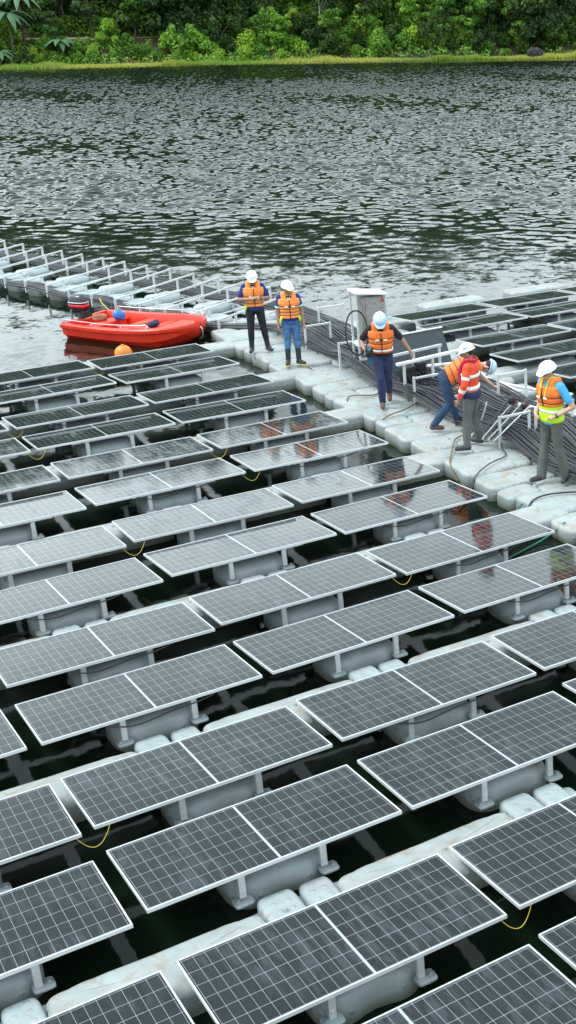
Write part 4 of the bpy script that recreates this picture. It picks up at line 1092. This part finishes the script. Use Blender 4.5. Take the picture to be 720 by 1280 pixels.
    if o_.get('tag_hang'):
        for s_ in o_['tag_hang']:
            p = pel+right*.17*s_+fw*.08+spn*.10
            MB().tube([p, p-V(0, 0, .06)+right*s_*.02, p-V(0, 0, .13)+right*s_*.035], [.02, .03, .018], 8).build('whistle_pouch', LIME, root, True)
    return root, g

def stand(hip=.92, w=.10, sp=.0, armsout=.0):
    J = dict(pelvis=(0, 0, hip+.03), chest=(0, 0, 1.27), neck=(0, -.01, 1.49), head=(0, .015, 1.60),
             sh_r=(.175, -.01, 1.42), sh_l=(-.175, -.01, 1.42), el_r=(.235, -.02, 1.13), el_l=(-.235, -.02, 1.13), wr_r=(.245, .06, .88), wr_l=(-.245, .06, .88),
             hip_r=(w*.9, 0, hip), hip_l=(-w*.9, 0, hip), kn_r=(w, .02, .50), kn_l=(-w, .02, .50), an_r=(w, 0, .09), an_l=(-w, 0, .09), toe_r=(w*1.25, .16, .035), toe_l=(-w*1.25, .16, .035))
    return J
def face_to(u, v, tu, tv): return math.atan2(-(tu-u), tv-v)
DZ = .27
# A: dark trousers, hands together at the chest
J = stand(); J.update(hip_r=(.10, 0, .92), kn_r=(.13, .03, .50), an_r=(.15, .02, .09), toe_r=(.19, .18, .035), kn_l=(-.14, .03, .50), an_l=(-.19, 0, .09), toe_l=(-.26, .14, .035),
    el_r=(.31, .03, 1.17), wr_r=(.10, .24, 1.20), hd_r=(.02, .27, 1.22), el_l=(-.30, .02, 1.17), wr_l=(-.11, .25, 1.20), hd_l=(-.03, .28, 1.24), head=(0, .045, 1.595))
u, v = TT(8.97, 9.78)
person((u, v, DZ), face_to(u, v, CU+1.0, CV), 'worker with hands together at chest, dark trousers, royal blue shirt, orange life vest', J,
       dict(look=(.05, 1, -.42), trousers=BLACKC, shoe=RUBBER, boot=.55, shirt=ROYAL, vest=ORG2, collar=LIME, glasses=True, tag_hang=(1,), pipe=ORG, palm_r=(-1, 0, 0), palm_l=(1, 0, 0), curl_r=.9, curl_l=.9, watch='l', tucked=.4, sleeve=.75), .985)
# B: light jeans and rubber boots, arms hanging
J = stand(); J.update(el_r=(.25, -.01, 1.13), wr_r=(.26, .07, .87), el_l=(-.25, -.01, 1.13), wr_l=(-.265, .07, .87), an_r=(.12, 0, .09), toe_r=(.16, .15, .035), an_l=(-.10, .03, .09), toe_l=(-.20, .17, .035))
u, v = TT(9.02, 8.18)
person((u, v, DZ), face_to(u, v, CU+2.2, CV), 'worker in light blue jeans and black rubber boots, white helmet, arms hanging', J,
       dict(look=(-.45, 1, -.12), trousers=JEANS, shoe=RUBBER, boot=.78, tucked=.62, shirt=ROYAL, vest=ORG2, seams=(.22, .34, .47, .58), collar=LIME, tag_hang=(1, -1), armband=mat('mint_trim', (.4, .85, .7), .6), pipe=ORG, sole=SOLE, curl_r=.7, curl_l=.7), .975)
# C: walking toward the camera, looking down, holding a camera
J = stand(); J.update(pelvis=(0, 0, .93), chest=(0, .03, 1.24), neck=(0, .07, 1.45), head=(0, .15, 1.535), sh_r=(.18, .05, 1.385), sh_l=(-.18, .05, 1.385),
    hip_r=(.09, 0, .90), kn_r=(.06, .20, .52), an_r=(.05, .20, .10), toe_r=(.06, .37, .045), hip_l=(-.09, 0, .90), kn_l=(-.08, .05, .49), an_l=(-.08, -.22, .16), toe_l=(-.08, -.09, .045),
    el_r=(.35, -.06, 1.17), wr_r=(.30, .19, 1.07), hd_r=(.24, .28, 1.07), el_l=(-.36, -.02, 1.17), wr_l=(-.50, .06, .94), hd_l=(-.52, .09, .85))
u, v = 8.38, 3.24
pc, gc = person((u, v, DZ), face_to(u, v, CU+.3, CV), 'worker walking forward with head bowed, navy clothes, orange life vest, holding a camera', J,
       dict(look=(.02, 1, -1.1), trousers=NAVY, shoe=LEATH, shirt=BLACKC, vest=ORG, seams=(.24, .44, .60), helmet=HELMB, helmband=TEAL, tape=(.20,), palm_r=(-1, 0, -.2), curl_r=1.0, curl_l=.7, sleeve=.8), 1.04)
# camera in the right hand (own thing)
cm = empty('hand_camera'); Rz = rot_z(face_to(u, v, CU+.3, CV)); p = Rz @ (Vector((.22, .30, 1.04))*1.04); cm.location = (u+p.x, v+p.y, DZ+p.z); cm.rotation_euler = (0, 0, face_to(u, v, CU+.3, CV))
MB().box((0, 0, 0), (.14, .08, .16), bev=.012).build('camera_body', M['black'], cm)
MB().tube([(0, .04, 0), (0, .13, -.01)], .042, 16).build('lens', M['black'], cm)
MB().box((.0, .043, .062), (.06, .01, .03)).build('screen', mat('cyan_screen', (.05, .35, .45), .3), cm)
MB().box((0, 0, -.16), (.09, .05, .15), bev=.01).build('grip', mat('teal_grip', (.02, .10, .13), .5), cm)
tag(cm, 'black hand held camera in the right hand of the walking worker', 'camera')
# D: bending forward over the cables toward the right of the picture
J = dict(pelvis=(0, 0, .90), chest=(0, .33, 1.06), neck=(0, .60, 1.09), head=(.0, .74, 1.05), sh_r=(.17, .49, 1.06), sh_l=(-.17, .49, 1.06),
         el_r=(.27, .30, .88), wr_r=(.20, .52, .74), hd_r=(.16, .60, .70), el_l=(-.22, .66, .84), wr_l=(-.14, .86, .66), hd_l=(-.12, .94, .62),
         hip_r=(.10, .0, .86), hip_l=(-.10, .0, .86), kn_r=(.13, .06, .48), kn_l=(-.13, .12, .48), an_r=(.12, -.24, .10), an_l=(-.15, .20, .09), toe_r=(.14, -.09, .035), toe_l=(-.17, .36, .035))
u, v = 8.58, 1.32
person((u, v, DZ), -PI/2-.38, 'worker bending far forward over the cables in dark jeans, orange life vest and bluish helmet', J,
       dict(look=(0, .35, -1), trousers=JEANSD, shoe=LEATH, shirt=NAVY, vest=ORG, seams=(.25, .42, .60), vrange=(.10, .84), helmet=HELMB, helmband=TEAL, chin=True, palm_r=(0, 0, -1), palm_l=(0, 0, -1), thumb=(0, 0, 1), sleeve=.7, watch='r', watchmat=REFL, skin=SKIN2), 1.0)
# E: orange long sleeved jacket, back toward the camera
J = stand(); J.update(an_r=(.22, -.03, .09), toe_r=(.27, .12, .035), kn_r=(.15, .03, .50), an_l=(-.19, .05, .09), toe_l=(-.27, .20, .035), kn_l=(-.14, .05, .50), el_r=(.26, .04, 1.14), wr_r=(.20, .22, .98), hd_r=(.17, .32, .95),
    el_l=(-.27, .02, 1.14), wr_l=(-.24, .14, .89), hd_l=(-.24, .18, .80), head=(0, .03, 1.60))
u, v = 8.40, .10
person((u, v, DZ), face_to(u, v, u-2.2, v+2.6)+.0, 'worker in orange long sleeved jacket with silver bands, grey trousers, cream helmet', J,
       dict(look=(-.25, 1, -.25), trousers=GREYT, shoe=BOOTD, boot=.25, shirt=ORGR, sleeve=1.8, sleevetape=True, helmet=HELMC, logo='letters', vest=None, lower_vest=NAVY, lv=(-.12, .10), collar=CRIM, skin=SKIN), 1.0)
E_ROOT = [o for o in COL.objects if o.get('label', '').startswith('worker in orange long')][0]
def band(z0, z1, a, b_, m_, nm):
    MB().loft([((0, 0, z0), (1, 0, 0), (0, 1, 0), a, b_), ((0, 0, z1), (1, 0, 0), (0, 1, 0), a, b_)], 28, 2.3).build(nm, m_, E_ROOT, True)
band(1.03, 1.09, .186, .138, REFL, 'reflective_band'); band(1.24, 1.29, .205, .146, REFL, 'reflective_band')
q = MB()
for sg in (-1, 1):
    q.tube(cr_spline([(sg*.06, .15, 1.10), (sg*.075, .16, 1.32), (sg*.085, .06, 1.505), (sg*.07, -.075, 1.52), (sg*.02, -.10, 1.50)], 6), .034, 8)
q.remesh('crimson_harness', CRIM, E_ROOT, .012, 2)
# F: man in blue polo, hand on hip
J = stand(hip=.97); J.update(pelvis=(0, 0, 1.0), chest=(0, .01, 1.33), neck=(0, .01, 1.56), head=(0, .05, 1.67), sh_r=(.19, 0, 1.485), sh_l=(-.19, 0, 1.485), kn_r=(.11, .05, .53), kn_l=(-.13, .0, .53),
    an_r=(.12, .12, .09), toe_r=(.15, .29, .035), an_l=(-.16, -.12, .09), toe_l=(-.24, .02, .035), el_r=(.26, -.05, 1.2), wr_r=(.20, .14, 1.03), hd_r=(.13, .19, 1.02), el_l=(-.36, -.09, 1.20), wr_l=(-.215, .13, 1.07), hd_l=(-.12, .17, 1.05))
u, v = TT(8.57, -1.90)
person((u, v, DZ), face_to(u, v, u-3.4, v-.2)+.10, 'man in sky blue polo, hand on hip, lime and orange life vest', J,
       dict(look=(.25, 1, -.22), trousers=GREENT, flare=.022, shoe=BOOTD, shirt=SKYB, longshirt=True, vest=ORG, vrange=(.34, .86), seams=(.44, .60), pipe=LIME, lower_vest=LIME, logo='dot', glasses=True, watch='l', skin=SKIN2, curl_l=.9, palm_l=(0, -.2, -1), palm_r=(-1, -.3, -.3), sleeve=.7), 1.04)
# ------------------------------------------------------------------ far shore: terrain, bushes, trees, forest
SO = Vector((68.36, 146.45)); S1 = Vector((.9396, -.3424)); S2 = Vector((.3424, .9396))
def shore(t, s): return SO+S1*t+S2*s
def hnoise(t, s): return math.sin(t*.21+1)*.5+math.sin(t*.083+s*.11)*.8+math.sin(s*.31+t*.05)*.3
def ground(t, s):
    s = s+.5*math.sin(t*.13)+.35*math.sin(t*.31+2)
    if s < 0: return s*.25
    if s < 5: return .03+.05*s
    if s < 9.5: return .28+(s-5)*.62
    if s < 12: return 3.07+(s-9.5)*.10
    return 3.32+(s-12)*.41+hnoise(t, s)*min(1, (s-12)/12)
def terrain():
    ts = np.linspace(-220, 230, 226); ss = [-14, -6, -3, -1, -.3, 0, .4, 1, 2, 3, 4, 5, 6, 7, 8, 9, 9.6, 10.5, 11.4, 12.2, 14]+list(np.linspace(17, 120, 34))
    vs = []; fs = []
    for s in ss:
        for t in ts:
            p = shore(t, s); vs.append((p.x, p.y, ground(t, s)+random.uniform(-.02, .02)))
    n = len(ts)
    for j in range(len(ss)-1):
        for i in range(n-1): fs.append((j*n+i, j*n+i+1, (j+1)*n+i+1, (j+1)*n+i))
    m = mat('hill_soil', (.030, .042, .016), .95, col2=(.055, .036, .02), scale=.35, coord='Object')
    o = mesh_obj('hillside', vs, fs, m, None, True); o['kind'] = 'structure'; o['label'] = 'wooded hillside behind the lake shore'
    # dirt track terrace
    vs = []; fs = []
    tt = np.linspace(-60, -8, 53)
    for i, t in enumerate(tt):
        so = -(.5*math.sin(t*.13)+.35*math.sin(t*.31+2))
        for s in (9.7, 11.9):
            p = shore(t, s+so); vs.append((p.x, p.y, ground(t, s+so)+.09))
    for i in range(len(tt)-1): fs.append((2*i, 2*i+2, 2*i+3, 2*i+1))
    o = mesh_obj('path', vs, fs, mat('path_dirt', (.36, .36, .18), .95, noise=.3, scale=.8), None, True); o['kind'] = 'structure'; o['label'] = 'pale dirt track along the bank'
terrain()

def leaf_mat(name, c1, c2, rough=.55, tr=.25):
    m = bpy.data.materials.new(name); m.use_nodes = True; nt = m.node_tree; b = nt.nodes['Principled BSDF']
    b.inputs['Roughness'].default_value = rough; b.inputs['Specular IOR Level'].default_value = .25
    at = N(nt, 'ShaderNodeAttribute'); at.attribute_name = 'tone'
    oi = N(nt, 'ShaderNodeObjectInfo')
    ad = N(nt, 'ShaderNodeMath', operation='MULTIPLY_ADD'); L(nt, oi.outputs['Random'], ad.inputs[0]); ad.inputs[1].default_value = .5
    L(nt, at.outputs['Fac'], ad.inputs[2])
    sb = N(nt, 'ShaderNodeMath', operation='SUBTRACT'); sb.use_clamp = True; L(nt, ad.outputs[0], sb.inputs[0]); sb.inputs[1].default_value = .25
    mx = N(nt, 'ShaderNodeMix', data_type='RGBA'); L(nt, sb.outputs[0], mx.inputs['Factor'])
    mx.inputs['A'].default_value = (*c1, 1); mx.inputs['B'].default_value = (*c2, 1)
    L(nt, mx.outputs['Result'], b.inputs['Base Color'])
    tl = N(nt, 'ShaderNodeBsdfTranslucent'); L(nt, mx.outputs['Result'], tl.inputs[0])
    ms = N(nt, 'ShaderNodeMixShader'); ms.inputs[0].default_value = tr
    out = nt.nodes['Material Output']; L(nt, b.outputs[0], ms.inputs[1]); L(nt, tl.outputs[0], ms.inputs[2]); L(nt, ms.outputs[0], out.inputs[0])
    return m
LM = dict(forest=leaf_mat('forest_leaf', (.012, .036, .010), (.036, .080, .018), .7, .1), dark=leaf_mat('leaf_dark', (.018, .050, .014), (.085, .18, .035)),
          mid=leaf_mat('leaf_mid', (.055, .15, .02), (.24, .44, .05)),
          bright=leaf_mat('leaf_bright', (.15, .33, .03), (.45, .62, .06)),
          grass=leaf_mat('grass_blade', (.12, .30, .03), (.50, .50, .11)),
          palm=leaf_mat('palm_leaf', (.08, .17, .08), (.30, .42, .24)))
M['bark'] = mat('bark', (.13, .11, .09), .9, noise=.4, scale=4)
M['bark_pale'] = mat('bark_pale', (.36, .34, .28), .85, noise=.3, scale=4)

def leaves_mesh(name, centers, radii, count, size, m, rng, flat=.8, elong=1.5):
    """count leaf faces spread in the outer part of several clumps"""
    cs = np.array(centers, float); rs = np.array(radii, float)
    wt = rs[:, 0]*rs[:, 2]; wt = wt/wt.sum()
    idx = rng.choice(len(cs), count, p=wt)
    d = rng.normal(size=(count, 3)); d /= np.linalg.norm(d, axis=1)[:, None]
    rad = rng.uniform(.55, 1.08, count)**.7
    P = cs[idx]+d*rs[idx]*rad[:, None]
    nrm = d*flat+rng.normal(size=(count, 3))*.6+np.array([0, 0, .5]); nrm /= np.linalg.norm(nrm, axis=1)[:, None]
    a = np.cross(nrm, rng.normal(size=(count, 3))); a /= np.linalg.norm(a, axis=1)[:, None]; bq = np.cross(nrm, a)
    sz = size*rng.uniform(.6, 1.4, count)[:, None]
    q = np.stack([P-a*sz*elong*.5, P-bq*sz*.42, P+a*sz*elong*.5-nrm*sz*.2, P+bq*sz*.42], 1).reshape(-1, 3)
    me = bpy.data.meshes.new(name); me.vertices.add(count*4); me.vertices.foreach_set('co', q.ravel())
    me.loops.add(count*4); me.loops.foreach_set('vertex_index', np.arange(count*4, dtype=np.int32))
    me.polygons.add(count); me.polygons.foreach_set('loop_start', np.arange(0, count*4, 4, dtype=np.int32)); me.polygons.foreach_set('loop_total', np.full(count, 4, dtype=np.int32))
    me.update(calc_edges=True)
    tone = rng.uniform(0, 1, len(cs))[idx]*.55+rng.uniform(0, .45, count)
    at = me.attributes.new('tone', 'FLOAT', 'POINT'); at.data.foreach_set('value', np.repeat(tone, 4).astype(np.float32))
    me.materials.append(m); return me
rng = np.random.default_rng(4)
def tree_proto(name, H, spread, lm, nclump, count, size, trunk=.25, low=.25, pale=False):
    """tree as tapered trunk with limbs and clumped crown"""
    root = empty(name); b = MB()
    lean = rng.uniform(-.05, .05, 2)
    b.tube([(lean[0]*H*k/6+.1*math.sin(k), lean[1]*H*k/6, H*.9*k/6) for k in range(7)], [trunk*(1-.13*k) for k in range(7)], 8)
    cs = []; rs = []
    for k in range(nclump):
        a = rng.uniform(0, 2*PI); zz = H*(low+(1-low)*rng.uniform(.05, .95)); q = (zz/H-low)/(1-low)
        r_ = spread*(1-.55*abs(q-.4)**1.2)*rng.uniform(.25, .9)
        c = (math.cos(a)*r_, math.sin(a)*r_, zz); cs.append(c); rr_ = spread*rng.uniform(.28, .5); rs.append((rr_, rr_, rr_*rng.uniform(.5, .8)))
        b.tube([(lean[0]*zz*.5, lean[1]*zz*.5, max(.2*H, zz*.62)), (c[0]*.6, c[1]*.6, zz*.86), c], [trunk*.4, trunk*.25, trunk*.08], 6)
    tr = b.build('trunk', M['bark_pale' if pale else 'bark'], root, True)
    cr_ = bpy.data.objects.new('crown', leaves_mesh('crown', cs, rs, count, size, lm, rng)); COL.objects.link(cr_); cr_.parent = root
    return root
def bush_proto(name, R, H, lm, nclump, count, size):
    cs = []; rs = []
    for k in range(nclump):
        a = rng.uniform(0, 2*PI); q = rng.uniform(0, .75)
        cs.append((math.cos(a)*R*q, math.sin(a)*R*q*.8, H*rng.uniform(.1, .95)*(1-q*.5))); r_ = R*rng.uniform(.12, .34); rs.append((r_, r_, min(r_*rng.uniform(.6, 1.5), H*.45)))
    root = empty(name)
    o = bpy.data.objects.new('foliage', leaves_mesh('foliage', cs, rs, count, size, lm, rng)); COL.objects.link(o); o.parent = root
    b = MB()
    for k in range(6):
        c = cs[k % len(cs)]; b.tube([(0, 0, -.1), (c[0]*.5, c[1]*.5, c[2]*.6), c], [.05, .035, .015], 5)
    b.build('stem', M['bark'], root); return root
trees = [tree_proto('broadleaf_tree', 13, 4.2, LM['dark'], 30, 7000, .42, .22, .04), tree_proto('broadleaf_tree', 11, 3.6, LM['mid'], 26, 6200, .40, .18, .03),
         tree_proto('broadleaf_tree', 15, 4.6, LM['dark'], 34, 8200, .45, .24, .05), tree_proto('slender_tree', 12, 2.4, LM['mid'], 12, 1700, .34, .13, .5, True)]
bushes = [bush_proto('bush', 2.5, 3.0, LM['mid'], 30, 2100, .24), bush_proto('bush', 2.8, 3.8, LM['dark'], 32, 2500, .26), bush_proto('bush', 2.1, 2.0, LM['bright'], 24, 1500, .22), bush_proto('bush', 2.9, 3.0, LM['mid'], 26, 1700, .42)]
small = [tree_proto('small_tree', 5.6, 1.9, LM['mid'], 14, 1500, .30, .10, .25), tree_proto('small_tree', 4.6, 1.5, LM['bright'], 10, 900, .34, .08, .3), tree_proto('small_tree', 6.6, 1.7, LM['dark'], 13, 1500, .32, .12, .3)]
usedv = {}
def plant(src, t, s, sc, lab, cat, grp, dz=0.0, rz=None):
    k = src.name; o = src if k not in usedv else copy_tree(src); usedv[k] = 1
    p = shore(t, s); o.location = (p.x, p.y, ground(t, s)-.08+dz); o.rotation_euler = (0, 0, random.uniform(0, 6.28) if rz is None else rz)
    o.scale = (sc, sc, sc*random.uniform(.9, 1.1)); tag(o, lab, cat, grp); return o
rt = random.Random(12)
# big trees behind the track
i = 0
for row, (s0, n, sp) in enumerate([(13.5, 17, 6.4), (20, 15, 7.4)]):
    for k in range(n):
        t = -52+k*sp+rt.uniform(-2.8, 2.8); s = s0+rt.uniform(-1.5, 3.5)
        q = rt.choice([0, 0, 2, 2, 1]) if row == 0 else rt.choice([0, 2])
        if row == 0 and -47 < t < -33: continue
        plant(trees[q], t, s, rt.uniform(.8, 1.1), ('dense dark green tree on the far hillside' if q != 1 else 'mid green tree on the far hillside'), 'tree', 'dark trees on the far hillside' if q != 1 else 'mid green trees on the far hillside')
plant(trees[3], 5.2, 8.5, .85, 'slender pale trunked tree above the middle of the far shore', 'tree', None)
plant(trees[0], 34.5, 7.2, 1.0, 'large dark tree with stout brown trunk leaning over the right of the shore', 'tree', None)
# shrubs in front
i = 0
for row, (s0, sp, n, kinds) in enumerate([(5.6, 2.3, 50, [0, 2, 0, 3, 1]), (7.4, 2.4, 48, [0, 1, 3, 3, 2]), (9.6, 2.6, 44, [1, 3, 0, 1]), (13.5, 3.0, 37, [0, 3, 1, 1])]):
    for k in range(n):
        t = -55+k*sp+rt.uniform(-.9, .9); s = s0+rt.uniform(-.8, .8)
        if row == 2 and t < -14 and rt.random() < .9: continue
        if row == 1 and t < -14: sc_ = .6
        q = rt.choice(kinds)
        if t > 22: q = rt.choice([1, 1, 0])
        if row == 0 and -12 < t < 4: q = rt.choice([2, 2, 0])
        sc = rt.uniform(.45, 1.25)*(1.0 if row else .75)
        if t < -14: sc *= .72
        nm = ['leafy mid green bush on the far bank', 'dark green bush on the far bank', 'bright yellow green bush on the far bank', 'broad leaved green bush on the far bank'][q]
        plant(bushes[q], t, s, sc, nm, 'bush', ['leafy mid green bushes', 'dark green bushes', 'bright yellow green bushes', 'broad leaved green bushes'][q]+' on the far bank')
for k in range(24):
    q = rt.choice([0, 0, 1, 2]); t = -36+k*3.1+rt.uniform(-1.4, 1.4)
    plant(small[q], t, rt.uniform(6.0, 10.5), rt.uniform(.6, 1.1), ['small mid green tree rising from the far bank bushes', 'small yellow green tree rising from the far bank bushes', 'small dark tree rising from the far bank bushes'][q], 'tree', ['small mid green trees', 'small yellow green trees', 'small dark trees'][q]+' on the far bank')
# palms / banana like plants on the left
def palm(t, s, H, n, ln, lab):
    root = empty('palm'); p = shore(t, s); root.location = (p.x, p.y, ground(t, s)-.05)
    MB().tube([(0, 0, 0), (.1, 0, H*.5), (0, .1, H)], [.16, .12, .10], 8).build('trunk', M['bark'], root, True)
    b = MB()
    for k in range(n):
        a = 2*PI*k/n+random.uniform(-.2, .2); up = random.uniform(.5, 1.1); L_ = ln*random.uniform(.8, 1.1)
        prev = None; vs = []; fs = []
        for j in range(8):
            q = j/7; r_ = L_*q*math.cos(up*.5); z = H+L_*(up*q-1.25*q*q)*.8
            wd = .42*math.sin(PI*min(1, q*.9+.08)); c = Vector((math.cos(a)*r_, math.sin(a)*r_, z)); sd = Vector((-math.sin(a), math.cos(a), 0))*wd
            vs += [c-sd+Vector((0, 0, -wd*.4)), c, c+sd+Vector((0, 0, -wd*.4))]
        for j in range(7):
            fs += [(3*j, 3*j+1, 3*j+4, 3*j+3), (3*j+1, 3*j+2, 3*j+5, 3*j+4)]
        b.add(vs, fs)
    o = b.build('fronds', LM['palm'], root, True); tag(root, lab, 'palm')
palm(-33.2, 6.5, 5.0, 15, 3.4, 'tall grey green palm at the far left of the shore')
palm(-31.8, 8.2, 6.2, 14, 3.2, 'palm with bluish fronds behind the leftmost one')
palm(-27.4, 6.0, 2.0, 14, 2.6, 'low wide palm beside the dirt track')
palm(-34.6, 4.6, 1.6, 12, 2.4, 'short palm at the left picture edge')

# grass strip on the waterline: uncountable
def grass():
    n = 42000
    t = rng.uniform(-60, 58, n); s = np.abs(rng.normal(0, 1, n))*(2.1+.9*np.sin(t*.17+1)+.5*np.sin(t*.61))+.05
    vs = np.zeros((n, 3, 3)); 
    for i in range(n):
        ss = s[i]-(.5*math.sin(t[i]*.13)+.35*math.sin(t[i]*.31+2))
        if t[i] > 12: ss = ss*.6
        p = shore(t[i], ss); z = max(ground(t[i], ss), -.03)-.02
        h = rng.uniform(.12, .36)*(1+.9*max(0, math.sin(t[i]*.37)+.5*math.sin(t[i]*1.3+1))); a = rng.uniform(0, PI); w_ = rng.uniform(.05, .14)
        vs[i] = [(p.x-math.cos(a)*w_, p.y-math.sin(a)*w_, z), (p.x+math.cos(a)*w_, p.y+math.sin(a)*w_, z), (p.x+rng.uniform(-.15, .15), p.y+rng.uniform(-.15, .15), z+h)]
    me = bpy.data.meshes.new('shore_grass'); me.vertices.add(n*3); me.vertices.foreach_set('co', vs.ravel()); me.loops.add(n*3)
    me.loops.foreach_set('vertex_index', np.arange(n*3, dtype=np.int32)); me.polygons.add(n)
    me.polygons.foreach_set('loop_start', np.arange(0, n*3, 3, dtype=np.int32)); me.polygons.foreach_set('loop_total', np.full(n, 3, dtype=np.int32)); me.update(calc_edges=True)
    tn = np.clip(.5+.35*np.sin(t*.23)+rng.uniform(-.3, .3, n), 0, 1)
    at = me.attributes.new('tone', 'FLOAT', 'POINT'); at.data.foreach_set('value', np.repeat(tn, 3).astype(np.float32))
    me.materials.append(LM['grass']); o = bpy.data.objects.new('shore_grass', me); COL.objects.link(o)
    o['kind'] = 'stuff'; o['label'] = 'yellow green grass along the waterline of the far shore'; o['category'] = 'grass'
grass()
# forest mass higher up the hill and undergrowth
def forest():
    cs = []; rs = []
    for t in np.arange(-190, 200, 4.6):
        for s in np.arange(24, 97, 6.0):
            tt = t+rng.uniform(-2, 2); ss = s+rng.uniform(-3, 3); p = shore(tt, ss); r_ = rng.uniform(2.6, 4.4)
            cs.append((p.x, p.y, ground(tt, ss)+rng.uniform(3, 7))); rs.append((r_, r_, r_*1.1))
    me = leaves_mesh('forest', cs, rs, 95000, 1.25, LM['forest'], rng); o = bpy.data.objects.new('forest', me); COL.objects.link(o)
    o['kind'] = 'stuff'; o['label'] = 'dense dark forest covering the upper hillside'; o['category'] = 'forest'
    cs = []; rs = []
    for k in range(2000):
        tt = rng.uniform(-75, 75); ss = rng.choice([rng.uniform(4.2, 9.3), rng.uniform(12, 22)]); 
        if tt > 22 and ss < 10: 
            if rng.random() < .5: continue
        p = shore(tt, ss); r_ = rng.uniform(.5, 1.1)
        if ss > 11: r_ *= 1.8
        cs.append((p.x, p.y, ground(tt, ss)+r_*.3)); rs.append((r_, r_, r_*.6))
    me = leaves_mesh('undergrowth', cs, rs, 80000, .26, LM['mid'], rng); o = bpy.data.objects.new('undergrowth', me); COL.objects.link(o)
    o['kind'] = 'stuff'; o['label'] = 'tangled green undergrowth covering the bank'; o['category'] = 'undergrowth'
forest()
def rock():
    root = empty('boulder'); p = shore(32.6, 1.4); root.location = (p.x, p.y, .1)
    o = MB().ball((0, 0, .5), (1.15, .7, .75), 14, 9).ball((.5, 0, .45), (.8, .7, .7), 12, 8).remesh('rock_body', mat('dark_rock', (.035, .032, .035), .85, noise=.5, scale=2, bump=.8, bscale=4), root, .09, 1)
    for v in o.data.vertices: v.co += v.co.normalized()*(.10*math.sin(v.co.x*7+1)*math.cos(v.co.z*8)+.05*math.sin(v.co.y*13))
    tag(root, 'dark boulder at the waterline on the right of the far shore', 'rock')
rock()
